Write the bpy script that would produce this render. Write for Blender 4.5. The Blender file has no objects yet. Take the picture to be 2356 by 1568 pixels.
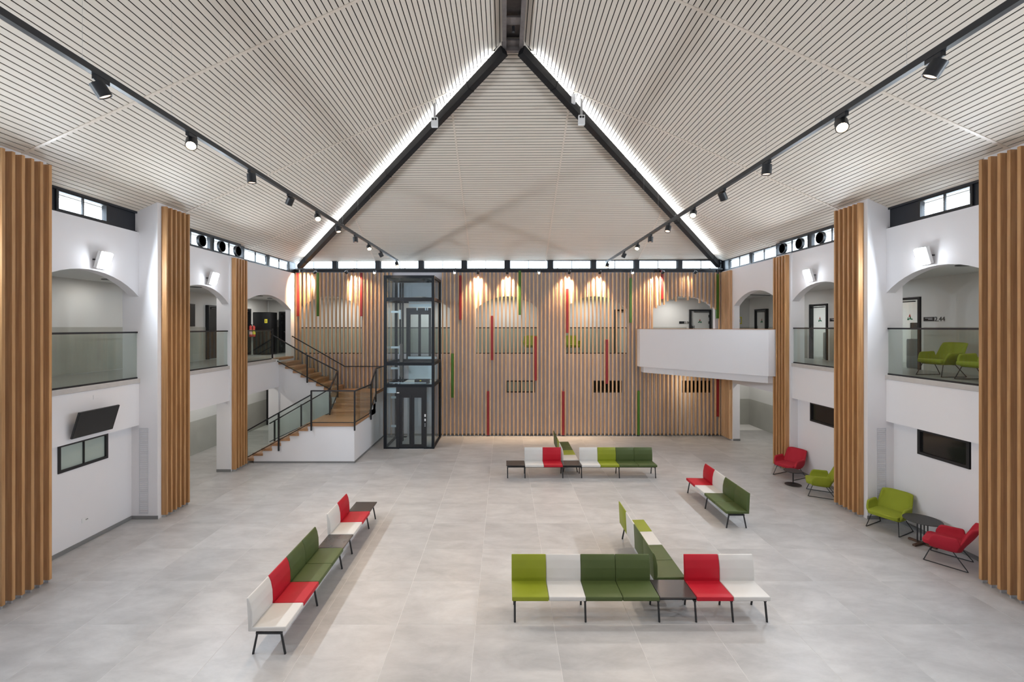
import bpy, bmesh, math, random
from mathutils import Vector, Matrix
random.seed(7)
S = bpy.context.scene
C = S.collection
PI = math.pi
# ------------------------------------------------------------------ camera
H = 4.56
cam = bpy.data.cameras.new('camera')
cam.sensor_width = 36.0
cam.lens = 36.0 * 1050 / 2356
cam.shift_x = 18 / 2356
cam.shift_y = -32 / 2356
cam.clip_start = 0.05
co = bpy.data.objects.new('camera', cam)
co.location = (0, 0, H)
co.rotation_euler = (PI / 2, 0, 0)
C.objects.link(co)
S.camera = co
# ------------------------------------------------------------------ world and exposure
W = bpy.data.worlds.new('overcast_sky')
W.use_nodes = True
S.world = W
bg = W.node_tree.nodes['Background']
bg.inputs['Color'].default_value = (0.80, 0.90, 1.0, 1)
bg.inputs['Strength'].default_value = 10.0
vs = S.view_settings
S.display_settings.display_device = 'sRGB'
vs.view_transform = 'Standard'
vs.look = 'None'
vs.exposure = 0.08
vs.gamma = 1.0
vs.use_curve_mapping = False
P_FLOOD, P_TRACK, P_WALLSPOT, P_DOWN, LED = 170.0, 172.0, 560.0, 9.0, 75.0

# ------------------------------------------------------------------ materials
MATS = {}
def nodes_of(name):
    m = bpy.data.materials.new(name)
    m.use_nodes = True
    nt = m.node_tree
    return m, nt, nt.nodes, nt.links, nt.nodes['Principled BSDF']
def mat(name, col, rough=0.5, metal=0.0, var=0.06, scale=6.0, bump=0.0, spec=0.5):
    m, nt, N, L, b = nodes_of(name)
    tc = N.new('ShaderNodeTexCoord')
    nz = N.new('ShaderNodeTexNoise'); nz.inputs['Scale'].default_value = scale; nz.inputs['Detail'].default_value = 4
    L.new(tc.outputs['Object'], nz.inputs['Vector'])
    mx = N.new('ShaderNodeMix'); mx.data_type = 'RGBA'
    mx.inputs[6].default_value = tuple(c * (1 - var) for c in col) + (1,)
    mx.inputs[7].default_value = tuple(min(1, c * (1 + var)) for c in col) + (1,)
    L.new(nz.outputs['Fac'], mx.inputs[0])
    L.new(mx.outputs[2], b.inputs['Base Color'])
    b.inputs['Roughness'].default_value = rough
    b.inputs['Metallic'].default_value = metal
    b.inputs['Specular IOR Level'].default_value = spec
    if bump:
        n2 = N.new('ShaderNodeTexNoise'); n2.inputs['Scale'].default_value = 220; n2.inputs['Detail'].default_value = 2
        L.new(tc.outputs['Object'], n2.inputs['Vector'])
        bp = N.new('ShaderNodeBump'); bp.inputs['Strength'].default_value = bump; bp.inputs['Distance'].default_value = 0.002
        L.new(n2.outputs['Fac'], bp.inputs['Height']); L.new(bp.outputs['Normal'], b.inputs['Normal'])
    MATS[name] = m
    return m
def wood(name, c1, c2, axis='Z', rough=0.5, rnd=0.18):
    m, nt, N, L, b = nodes_of(name)
    tc = N.new('ShaderNodeTexCoord'); oi = N.new('ShaderNodeObjectInfo')
    mp = N.new('ShaderNodeMapping')
    sc = {'Z': (26, 26, 1.2), 'X': (1.2, 26, 26), 'Y': (26, 1.2, 26)}[axis]
    mp.inputs['Scale'].default_value = sc
    L.new(tc.outputs['Object'], mp.inputs['Vector'])
    ad = N.new('ShaderNodeVectorMath'); ad.operation = 'ADD'
    ml = N.new('ShaderNodeMath'); ml.operation = 'MULTIPLY'; ml.inputs[1].default_value = 57.0
    L.new(oi.outputs['Random'], ml.inputs[0]); L.new(mp.outputs[0], ad.inputs[0]); L.new(ml.outputs[0], ad.inputs[1])
    nz = N.new('ShaderNodeTexNoise'); nz.inputs['Scale'].default_value = 1.0; nz.inputs['Detail'].default_value = 5; nz.inputs['Roughness'].default_value = 0.6
    L.new(ad.outputs[0], nz.inputs['Vector'])
    cr = N.new('ShaderNodeValToRGB')
    cr.color_ramp.elements[0].position = 0.3; cr.color_ramp.elements[0].color = c1 + (1,)
    cr.color_ramp.elements[1].position = 0.72; cr.color_ramp.elements[1].color = c2 + (1,)
    L.new(nz.outputs['Fac'], cr.inputs['Fac'])
    hv = N.new('ShaderNodeHueSaturation')
    mr = N.new('ShaderNodeMapRange'); mr.inputs[3].default_value = 1 - rnd; mr.inputs[4].default_value = 1 + rnd
    L.new(oi.outputs['Random'], mr.inputs[0]); L.new(mr.outputs[0], hv.inputs['Value']); L.new(cr.outputs[0], hv.inputs['Color'])
    L.new(hv.outputs[0], b.inputs['Base Color'])
    b.inputs['Roughness'].default_value = rough
    MATS[name] = m
    return m
def tile_mat(name, c1, c2, rough):
    m, nt, N, L, b = nodes_of(name)
    tc = N.new('ShaderNodeTexCoord'); oi = N.new('ShaderNodeObjectInfo')
    ad = N.new('ShaderNodeVectorMath'); ad.operation = 'ADD'
    ml = N.new('ShaderNodeMath'); ml.operation = 'MULTIPLY'; ml.inputs[1].default_value = 90.0
    L.new(oi.outputs['Random'], ml.inputs[0]); L.new(tc.outputs['Object'], ad.inputs[0]); L.new(ml.outputs[0], ad.inputs[1])
    mp = N.new('ShaderNodeMapping'); mp.inputs['Rotation'].default_value = (0, 0, 0.5); mp.inputs['Scale'].default_value = (1, 2.1, 1)
    L.new(ad.outputs[0], mp.inputs[0])
    nz = N.new('ShaderNodeTexNoise'); nz.inputs['Scale'].default_value = 1.3; nz.inputs['Detail'].default_value = 8; nz.inputs['Roughness'].default_value = 0.66; nz.inputs['Distortion'].default_value = 0.3
    L.new(mp.outputs[0], nz.inputs['Vector'])
    cr = N.new('ShaderNodeValToRGB')
    cr.color_ramp.elements[0].position = 0.34; cr.color_ramp.elements[0].color = c1 + (1,)
    cr.color_ramp.elements[1].position = 0.66; cr.color_ramp.elements[1].color = c2 + (1,)
    L.new(nz.outputs['Fac'], cr.inputs[0])
    hv = N.new('ShaderNodeHueSaturation')
    mr = N.new('ShaderNodeMapRange'); mr.inputs[3].default_value = 0.95; mr.inputs[4].default_value = 1.05
    L.new(oi.outputs['Random'], mr.inputs[0]); L.new(mr.outputs[0], hv.inputs['Value']); L.new(cr.outputs[0], hv.inputs['Color'])
    L.new(hv.outputs[0], b.inputs['Base Color'])
    b.inputs['Roughness'].default_value = rough
    MATS[name] = m
    return m
def glass(name, tint, rough=0.02, refl=0.03):
    m, nt, N, L, b = nodes_of(name)
    N.remove(b)
    out = N['Material Output']
    tr = N.new('ShaderNodeBsdfTransparent'); tr.inputs[0].default_value = tint + (1,)
    gl = N.new('ShaderNodeBsdfGlossy'); gl.inputs['Roughness'].default_value = rough
    lw = N.new('ShaderNodeLayerWeight'); lw.inputs[0].default_value = 0.5
    pw = N.new('ShaderNodeMath'); pw.operation = 'POWER'; pw.inputs[1].default_value = 4.0
    L.new(lw.outputs['Facing'], pw.inputs[0])
    mr = N.new('ShaderNodeMapRange'); mr.inputs[3].default_value = refl; mr.inputs[4].default_value = 0.7
    L.new(pw.outputs[0], mr.inputs[0])
    mx = N.new('ShaderNodeMixShader')
    L.new(mr.outputs[0], mx.inputs[0]); L.new(tr.outputs[0], mx.inputs[1]); L.new(gl.outputs[0], mx.inputs[2])
    L.new(mx.outputs[0], out.inputs['Surface'])
    MATS[name] = m
    return m
def emit(name, col, strength):
    m, nt, N, L, b = nodes_of(name)
    b.inputs['Base Color'].default_value = (0.8, 0.8, 0.8, 1)
    b.inputs['Emission Color'].default_value = col + (1,)
    b.inputs['Emission Strength'].default_value = strength
    MATS[name] = m
    return m

mat('white_wall', (0.80, 0.785, 0.80), 0.75, var=0.012, scale=2, bump=0.05)
mat('grey_wall', (0.66, 0.635, 0.67), 0.8, var=0.015, scale=2)
mat('corridor_wall', (0.70, 0.70, 0.68), 0.75, var=0.015, scale=2)
mat('gallery_ceiling', (0.75, 0.75, 0.74), 0.8, var=0.01)
mat('wainscot_tile', (0.45, 0.45, 0.41), 0.45, var=0.14, scale=1.6)
mat('sill_stone', (0.52, 0.49, 0.47), 0.5, var=0.10, scale=8)
mat('skirting', (0.22, 0.22, 0.22), 0.5)
tile_mat('floor_tile', (0.40, 0.387, 0.382), (0.53, 0.514, 0.507), 0.36)
mat('grout', (0.74, 0.72, 0.70), 0.9)
mat('ceiling_panel', (0.675, 0.605, 0.52), 0.5, var=0.03, scale=1.0, spec=0.4)
mat('ceiling_strip', (0.66, 0.57, 0.48), 0.4, var=0.03)
mat('void_black', (0.012, 0.012, 0.012), 0.9)
mat('black_steel', (0.014, 0.015, 0.018), 0.42, var=0.2)
mat('beam_black', (0.010, 0.010, 0.011), 0.65, var=0.2, spec=0.25)
mat('navy_panel', (0.012, 0.015, 0.022), 0.35, var=0.2)
mat('elevator_steel', (0.009, 0.012, 0.017), 0.5, var=0.2, spec=0.3)
mat('dark_steel', (0.13, 0.112, 0.105), 0.6, var=0.4, scale=9)
mat('frame_black', (0.012, 0.013, 0.015), 0.4)
mat('screen_black', (0.008, 0.008, 0.009), 0.25, var=0.3)
mat('dark_glass', (0.012, 0.012, 0.012), 0.08)
mat('frost_glass', (0.40, 0.47, 0.43), 0.2, var=0.03)
mat('door_pale', (0.66, 0.68, 0.66), 0.25, var=0.02)
mat('grille_grey', (0.62, 0.62, 0.65), 0.5)
mat('aluminium', (0.55, 0.56, 0.58), 0.35, metal=0.7)
mat('pale_metal', (0.62, 0.72, 0.78), 0.4, metal=0.3)
mat('white_plastic', (0.80, 0.80, 0.80), 0.4)
mat('cabinet_grey', (0.22, 0.24, 0.27), 0.5)
wood('slat_wood', (0.50, 0.29, 0.145), (0.70, 0.45, 0.26), 'Z', 0.5, 0.12)
wood('pier_wood', (0.42, 0.205, 0.075), (0.62, 0.35, 0.155), 'Z', 0.45, 0.12)
wood('tread_wood', (0.36, 0.18, 0.085), (0.55, 0.31, 0.165), 'X', 0.45, 0.14)
wood('tread_wood_y', (0.36, 0.18, 0.085), (0.55, 0.31, 0.165), 'Y', 0.45, 0.14)
wood('table_foot_wood', (0.06, 0.028, 0.015), (0.12, 0.06, 0.035), 'X', 0.5, 0.1)
mat('red_paint', (0.25, 0.012, 0.018), 0.5)
mat('green_paint', (0.055, 0.15, 0.012), 0.5)
mat('lime_leather', (0.255, 0.29, 0.018), 0.5, var=0.04, bump=0.12, spec=.35)
mat('green_leather', (0.074, 0.102, 0.030), 0.5, var=0.04, bump=0.12, spec=.35)
mat('red_leather', (0.47, 0.010, 0.024), 0.5, var=0.04, bump=0.12, spec=.3)
mat('white_leather', (0.66, 0.635, 0.605), 0.45, var=0.03, bump=0.12)
mat('red_fabric', (0.44, 0.010, 0.028), 0.8, var=0.06, bump=0.2)
mat('lime_fabric', (0.27, 0.31, 0.016), 0.8, var=0.06, bump=0.2)
mat('table_dark', (0.055, 0.048, 0.046), 0.22, var=0.12)
mat('table_black', (0.030, 0.029, 0.029), 0.5, var=0.1)
mat('yellow_paper', (0.75, 0.66, 0.06), 0.6)
mat('sign_red', (0.5, 0.05, 0.04), 0.5)
mat('sign_green', (0.02, 0.16, 0.08), 0.5)
mat('pink_label', (0.72, 0.45, 0.42), 0.5)
mat('gallery_floor', (0.33, 0.325, 0.31), 0.35, var=0.1, scale=2)
mat('car_floor', (0.40, 0.41, 0.42), 0.5)
glass('clear_glass', (0.90, 0.94, 0.92))
glass('lift_glass', (0.93, 0.97, 0.98), refl=0.06)
glass('window_glass', (0.95, 0.98, 1.0))
emit('flood_face', (0.86, 0.93, 1.0), 36.0)
emit('spot_warm', (1.0, 0.72, 0.45), 45.0)
emit('spot_dim', (1.0, 0.66, 0.42), 2.0)
emit('downlight_face', (1.0, 0.96, 0.9), 6.0)
emit('led_white', (0.90, 0.95, 1.0), LED)

# ------------------------------------------------------------------ mesh helpers
class MB:
    def __init__(s, M=None):
        s.v = []; s.f = []; s.M = M
    def add(s, vs_, fs):
        o = len(s.v)
        if s.M is not None:
            vs_ = [s.M @ Vector(p) for p in vs_]
        s.v += [tuple(p) for p in vs_]
        s.f += [tuple(i + o for i in f) for f in fs]
        return s
    def quad(s, a, b, c, d):
        return s.add([a, b, c, d], [(0, 1, 2, 3)])
    def box(s, x0, x1, y0, y1, z0, z1):
        return s.add([(x0, y0, z0), (x1, y0, z0), (x1, y1, z0), (x0, y1, z0), (x0, y0, z1), (x1, y0, z1), (x1, y1, z1), (x0, y1, z1)],
                     [(0, 3, 2, 1), (4, 5, 6, 7), (0, 1, 5, 4), (1, 2, 6, 5), (2, 3, 7, 6), (3, 0, 4, 7)])
    def hexa(s, p):
        return s.add(p, [(0, 3, 2, 1), (4, 5, 6, 7), (0, 1, 5, 4), (1, 2, 6, 5), (2, 3, 7, 6), (3, 0, 4, 7)])
    def bar(s, a, b, w, h, up=(0, 0, 1)):
        a = Vector(a); b = Vector(b); d = (b - a).normalized()
        up = Vector(up)
        if abs(d.dot(up)) > 0.99: up = Vector((0, 1, 0))
        r = d.cross(up).normalized() * (w / 2); u = r.cross(d).normalized() * (h / 2)
        return s.hexa([a - r - u, a + r - u, b + r - u, b - r - u, a - r + u, a + r + u, b + r + u, b - r + u])
    def prism(s, poly, ext):
        n = len(poly); e = Vector(ext)
        vv = [Vector(p) for p in poly] + [Vector(p) + e for p in poly]
        fs = [tuple(range(n))[::-1], tuple(range(n, 2 * n))] + [(i, (i + 1) % n, n + (i + 1) % n, n + i) for i in range(n)]
        return s.add(vv, fs)
    def tube(s, pts, r, n=8, r2=None):
        pts = [Vector(p) for p in pts]; m = len(pts); rings = []
        ref = None
        for i, p in enumerate(pts):
            d0 = (p - pts[i - 1]).normalized() if i else None
            d1 = (pts[i + 1] - p).normalized() if i < m - 1 else None
            d = d0 if d1 is None else d1 if d0 is None else (d0 + d1).normalized()
            k = 1.0
            if d0 is not None and d1 is not None:
                k = 1 / max(0.5, d.dot(d1))
            if ref is None:
                ref = Vector((0, 0, 1)) if abs(d.z) < 0.9 else Vector((1, 0, 0))
            x = (ref - d * ref.dot(d)).normalized(); y = d.cross(x); ref = x
            rr = r if r2 is None else r + (r2 - r) * i / (m - 1)
            rings.append([p + (x * math.cos(2 * PI * j / n) + y * math.sin(2 * PI * j / n)) * rr * (k if k < 1.5 else 1.5) for j in range(n)])
        vv = [q for rg in rings for q in rg]
        fs = []
        for i in range(m - 1):
            for j in range(n):
                fs.append((i * n + j, i * n + (j + 1) % n, (i + 1) * n + (j + 1) % n, (i + 1) * n + j))
        fs.append(tuple(range(n))[::-1]); fs.append(tuple(range((m - 1) * n, m * n)))
        return s.add(vv, fs)
    def lathe(s, prof, c=(0, 0, 0), n=24):
        vv = []; fs = []; m = len(prof)
        for r, z in prof:
            for j in range(n):
                vv.append((c[0] + r * math.cos(2 * PI * j / n), c[1] + r * math.sin(2 * PI * j / n), c[2] + z))
        for i in range(m - 1):
            for j in range(n):
                fs.append((i * n + j, i * n + (j + 1) % n, (i + 1) * n + (j + 1) % n, (i + 1) * n + j))
        fs.append(tuple(range(n))[::-1]); fs.append(tuple(range((m - 1) * n, m * n)))
        return s.add(vv, fs)
    def mesh(s, name, m, bevel=0, seg=2, smooth=False, weld=False, sharp=35):
        me = bpy.data.meshes.new(name)
        me.from_pydata(s.v, [], s.f)
        bm = bmesh.new(); bm.from_mesh(me)
        if weld: bmesh.ops.remove_doubles(bm, verts=bm.verts, dist=1e-5)
        bmesh.ops.recalc_face_normals(bm, faces=bm.faces)
        if bevel:
            bmesh.ops.bevel(bm, geom=list(bm.edges), offset=bevel, segments=seg, affect='EDGES', profile=0.5)
        bm.to_mesh(me); bm.free()
        if smooth:
            me.shade_smooth(); me.set_sharp_from_angle(angle=math.radians(sharp))
        me.materials.append(MATS[m])
        return me
    def build(s, name, m, parent=None, **kw):
        return link(name, s.mesh(name, m, **kw), parent)
def link(name, data, parent=None):
    o = bpy.data.objects.new(name, data)
    C.objects.link(o)
    if parent is not None: o.parent = parent
    return o
def tag(o, label, cat, group=None):
    o['label'] = label; o['category'] = cat
    if group: o['group'] = group
    return o
def thing(name, label, cat, loc=(0, 0, 0), rz=0.0, group=None):
    o = bpy.data.objects.new(name, None); C.objects.link(o)
    o.empty_display_size = 0.1
    o.location = loc; o.rotation_euler = (0, 0, rz)
    return tag(o, label, cat, group)
def stru(o):
    o['kind'] = 'structure'; return o
def root(name):
    o = bpy.data.objects.new(name, None); C.objects.link(o); return stru(o)
def light(name, kind, loc, power, color, direction=None, size=0.2, spot=60, blend=0.5, parent=None, size_y=None):
    l = bpy.data.lights.new(name, kind); l.energy = power; l.color = color
    if kind == 'AREA':
        l.shape = 'RECTANGLE' if size_y else 'DISK'; l.size = size
        if size_y: l.size_y = size_y
    elif kind == 'SPOT':
        l.spot_size = math.radians(spot); l.spot_blend = blend; l.shadow_soft_size = size
    else: l.shadow_soft_size = size
    o = link(name, l)
    o.location = loc
    if direction is not None:
        o.rotation_euler = Vector(direction).to_track_quat('-Z', 'Y').to_euler()
    if parent is not None: o.parent = parent
    return o

def panel(mb, P, u0, u1, z0, z1, t, holes=(), n=14):
    """a wall panel from u0..u1 and z0..z1 with arched or square openings (a0, a1, zb, zs, rise)"""
    for d in (0.0, t):
        u = u0
        for (a0, a1, zb, zs, rise) in holes:
            if a0 > u + 1e-6: mb.quad(P(u, z0, d), P(a0, z0, d), P(a0, z1, d), P(u, z1, d))
            if zb > z0 + 1e-6: mb.quad(P(a0, z0, d), P(a1, z0, d), P(a1, zb, d), P(a0, zb, d))
            pts = arch(a0, a1, zs, rise, n)
            for (p, q) in zip(pts, pts[1:]):
                mb.quad(P(p[0], p[1], d), P(q[0], q[1], d), P(q[0], z1, d), P(p[0], z1, d))
            u = a1
        if u1 > u + 1e-6: mb.quad(P(u, z0, d), P(u1, z0, d), P(u1, z1, d), P(u, z1, d))
    for (a0, a1, zb, zs, rise) in holes:
        pts = [(a0, zb)] + arch(a0, a1, zs, rise, n) + [(a1, zb)]
        if zb > z0 + 1e-6: pts.append((a0, zb))
        for (p, q) in zip(pts, pts[1:]):
            mb.quad(P(p[0], p[1], 0), P(q[0], q[1], 0), P(q[0], q[1], t), P(p[0], p[1], t))
    for (a, b) in (((u0, z0), (u0, z1)), ((u0, z1), (u1, z1)), ((u1, z1), (u1, z0))):
        mb.quad(P(a[0], a[1], 0), P(b[0], b[1], 0), P(b[0], b[1], t), P(a[0], a[1], t))
    mb.quad(P(u0, z0, 0), P(u1, z0, 0), P(u1, z0, t), P(u0, z0, t)) if not any(h[2] <= z0 + 1e-6 for h in holes) else None
def arch(a0, a1, zs, rise, n):
    if rise <= 0: return [(a0, zs), (a1, zs)]
    h = (a1 - a0) / 2; c = (a0 + a1) / 2
    R = (h * h + rise * rise) / (2 * rise); zc = zs + rise - R
    th = math.asin(min(1, h / R))
    if rise > h: th = PI - th
    return [(c + R * math.sin(-th + 2 * th * i / n), zc + R * math.cos(-th + 2 * th * i / n)) for i in range(n + 1)]

# ------------------------------------------------------------------ room constants
CX, YB = 0.2, 19.22
WU, WR, WB3 = 8.87, 9.05, 8.98
DZ = {-1: -0.045, 1: 0.045}
NAME = {-1: 'left', 1: 'right'}
ZF = 3.36
SL = {-1: 0.457, 1: 0.447}
def roof_side(s, w): return 7.37 + DZ[s] + SL[s] * (8.87 - w)
def roof_back(x, v): return 7.37 + 0.457 * v + 0.005 * (x - CX)

# ------------------------------------------------------------------ floor
fl = stru(MB().box(-11.6, 13.9, -1.8, 22, -0.2, -0.002).build('floor', 'grout'))
tme = MB().box(-0.5972, 0.5972, -0.5972, 0.5972, -0.012, 0).mesh('floor_tile', 'floor_tile', bevel=0.0008, seg=1)
tc = 0
for j in range(-4, 11):
    for i in range(-10, 9):
        x = 0.762 + 1.2 * i + 0.6; y = 8.2 + 1.2 * j + 0.6
        if y < 4.9 or y > 19.8: continue
        o = link('floor_tile', tme, fl); o.location = (x, y, 0); o.rotation_euler = (0, 0, random.choice((0, PI)))
MB().box(-11.6, 11.6, -1.8, 4.6, -0.012, 0).build('floor_tile_near', 'floor_tile', fl)
# ------------------------------------------------------------------ ceilings
STRIPS_Y = (7.8, 11.8, 15.8)
for s in (-1, 1):
    def R(w, y, dz=0.0): return Vector((CX + s * w, y, roof_side(s, w) + dz))
    def yhip(w): return YB - 8.77 * (1 - w / 8.87)
    b = MB()
    b.hexa([R(0, -1.6, .03), R(9.25, -1.6, .03), R(9.25, 19.65, .03), R(0, yhip(0), .03),
            R(0, -1.6, .12), R(9.25, -1.6, .12), R(9.25, 19.65, .12), R(0, yhip(0), .12)])
    ce = stru(b.build('ceiling', 'void_black'))
    m = 0.0938
    k = 0
    while True:
        w1 = 9.2 - k * m; w0 = w1 - 0.0765
        k += 1
        if w0 < 0.2: break
        cuts = [-1.5] + [c for c in STRIPS_Y if c < yhip(w0) - 0.3]
        for i, c in enumerate(cuts):
            y0a = y0b = c + (0.02 if i else 0)
            if i + 1 < len(cuts): y1a = y1b = cuts[i + 1] - 0.02
            else: y1a, y1b = yhip(w0), yhip(w1)
            MB().hexa([R(w0, y0a, -.004), R(w1, y0b, -.004), R(w1, y1b, -.004), R(w0, y1a, -.004),
                       R(w0, y0a, .003), R(w1, y0b, .003), R(w1, y1b, .003), R(w0, y1a, .003)]).build('ceiling_slat', 'ceiling_panel', ce)
    for c in STRIPS_Y:
        wm = max(0.25, 8.87 * (1 - (YB - c) / 8.77)) + 0.1
        MB().hexa([R(wm, c - .028, -.012), R(9.2, c - .028, -.012), R(9.2, c + .028, -.012), R(wm, c + .028, -.012),
                   R(wm, c - .028, .012), R(9.2, c - .028, .012), R(9.2, c + .028, .012), R(wm, c + .028, .012)]).build('joint_strip', 'ceiling_strip', ce)
def RB(x, v, dz=0.0): return Vector((x, YB - v, roof_back(x, v) + dz))
def xh(v): return 8.87 * (1 - v / 8.77)
b = MB()
b.add([RB(CX - xh(-.03), -.03, .03), RB(CX + xh(-.03), -.03, .03), RB(CX, 8.77, .03), RB(CX - xh(-.03), -.03, .12), RB(CX + xh(-.03), -.03, .12), RB(CX, 8.77, .12)],
      [(0, 1, 2), (3, 4, 5), (0, 1, 4, 3), (1, 2, 5, 4), (2, 0, 3, 5)])
ce = stru(b.build('ceiling', 'void_black'))
XST = (-1.42, 1.75)
v = -0.03
while v < 8.3:
    va, vb = v, v + 0.0755
    v += 0.0938
    segs = [(None, XST[0]), (XST[0], XST[1]), (XST[1], None)] if xh(vb) > 1.9 else [(None, None)]
    for (a, c) in segs:
        xa0 = CX - xh(va) if a is None else a + 0.018; xb0 = CX - xh(vb) if a is None else a + 0.018
        xa1 = CX + xh(va) if c is None else c - 0.018; xb1 = CX + xh(vb) if c is None else c - 0.018
        MB().hexa([RB(xa0, va, -.004), RB(xa1, va, -.004), RB(xb1, vb, -.004), RB(xb0, vb, -.004),
                   RB(xa0, va, .003), RB(xa1, va, .003), RB(xb1, vb, .003), RB(xb0, vb, .003)]).build('ceiling_slat', 'ceiling_panel', ce)
for xs in XST + (-5.44, 5.65):
    vm = 8.77 * (1 - (abs(xs - CX)) / 8.87) - 0.1
    MB().hexa([RB(xs - .026, -.2, -.012), RB(xs + .026, -.2, -.012), RB(xs + .026, vm, -.012), RB(xs - .026, vm, -.012),
               RB(xs - .026, -.2, .012), RB(xs + .026, -.2, .012), RB(xs + .026, vm, .012), RB(xs - .026, vm, .012)]).build('joint_strip', 'ceiling_strip', ce)
# end plate of the hip under the ridge
MB().hexa([RB(CX - .42, 8.3, -.01), RB(CX + .42, 8.3, -.01), RB(CX + .2, 8.6, -.01), RB(CX - .2, 8.6, -.01),
           RB(CX - .42, 8.3, .02), RB(CX + .42, 8.3, .02), RB(CX + .2, 8.6, .02), RB(CX - .2, 8.6, .02)]).build('end_plate', 'ceiling_panel', ce)

# ------------------------------------------------------------------ roof beams
for s in (-1, 1):
    a = Vector((CX + s * 8.80, YB - 0.07, 7.37 + DZ[s] - 0.26)); e = Vector((CX + s * 0.20, YB - 8.57, roof_back(CX, 8.57) - 0.28))
    hb = stru(MB().bar(a, e, 0.17, 0.21).build('trim_hip_beam', 'beam_black'))
    d = (e - a).normalized(); side = d.cross(Vector((0, 0, 1))).normalized()
    if side.x * s < 0: side = -side
    upv = side.cross(d).normalized()
    if upv.z < 0: upv = -upv
    p0 = a.lerp(e, 0.02) - side * 0.075 + upv * 0.165; p1 = a.lerp(e, 0.99) - side * 0.075 + upv * 0.165
    MB().bar(p0, p1, 0.012, 0.16).build('light_shield', 'beam_black', hb)  # plate added to keep the LED light off the back ceiling
    p0 = a.lerp(e, 0.05) - side * 0.01 + upv * 0.112; p1 = a.lerp(e, 0.97) - side * 0.01 + upv * 0.112
    MB().bar(p0, p1, 0.03, 0.012).build('led_strip', 'led_white', hb)
    for k in (0.06, 0.32, 0.58, 0.9):
        c = a.lerp(e, k); MB().bar(c - d * 0.012, c + d * 0.012, 0.19, 0.225).build('joint_plate', 'beam_black', hb)
    MB().tube([a + Vector((-s * 0.1, -0.12, 0.1)) + d * 0.6, a + Vector((-s * 0.12, -0.1, 0.03)) + d * 0.1, a + Vector((-s * 0.03, -0.05, -0.12)), a + Vector((-s * 0.03, -0.02, -0.55))], 0.022, 8).build('conduit_pipe', 'white_plastic' if s < 0 else 'black_steel', hb, smooth=True)
zr = 11.378
rb = stru(MB().box(CX - .24, CX - .15, -1.5, YB - 8.5, zr - .30, zr + .02).box(CX + .15, CX + .24, -1.5, YB - 8.5, zr - .30, zr + .02)
          .build('trim_ridge_beam', 'dark_steel'))
MB().box(CX - .15, CX + .15, -1.5, YB - 8.5, zr - .08, zr - .05).build('web_plate', 'dark_steel', rb)
for k in range(14):
    y = YB - 8.62 - 0.78 * k
    MB().box(CX - .15, CX + .15, y - .12, y + .12, zr - .24, zr - .2).build('cross_plate', 'dark_steel', rb)
MB().box(CX - .26, CX + .26, YB - 8.52, YB - 8.42, zr - .34, zr).build('end_bracket', 'dark_steel', rb)
MB().tube([(CX, 10.0, zr - .24), (CX, 10.0, zr - .36)], 0.035, 10).build('hanger', 'black_steel', rb)
for s in (-1, 1):
    MB().box(CX + s * .245 - .004, CX + s * .245 + .17, -1.5, YB - 8.55, zr - .16, zr - .13) if 0 else None

# ------------------------------------------------------------------ side walls
BAYS = [(4.6, 7.25), (8.2, 10.84), (11.78, 14.38)]
E3 = {-1: 18.78, 1: 18.22}
winno = [0]
def window(P, u0, u1, z0, z1, t=0.06, fr=0.05, mat_f='black_steel', glassm='window_glass', mull=True, d0=0.0):
    """a window in its frame; P maps (u, z, d)"""
    winno[0] += 1
    b = MB()
    def bx(a, c, e, f, g=0, h=t):
        b.hexa([P(a, e, d0 + g), P(c, e, d0 + g), P(c, e, d0 + h), P(a, e, d0 + h), P(a, f, d0 + g), P(c, f, d0 + g), P(c, f, d0 + h), P(a, f, d0 + h)])
    bx(u0, u1, z0, z0 + fr); bx(u0, u1, z1 - fr, z1); bx(u0, u0 + fr, z0 + fr, z1 - fr); bx(u1 - fr, u1, z0 + fr, z1 - fr)
    r = stru(b.build('window_%d' % winno[0], mat_f))
    um = (u0 + u1) / 2
    spans = [(u0 + fr, um - .012), (um + .012, u1 - fr)] if mull else [(u0 + fr, u1 - fr)]
    if mull:
        b = MB(); bx(um - .012, um + .012, z0 + fr, z1 - fr, 0.01, t - .01); b.build('mullion', mat_f, r)
    for (a, c) in spans:
        b = MB(); bx(a, c, z0 + fr, z1 - fr, t * .4, t * .4 + .008); b.build('pane', glassm, r)
    return r
pillars = {}
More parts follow.
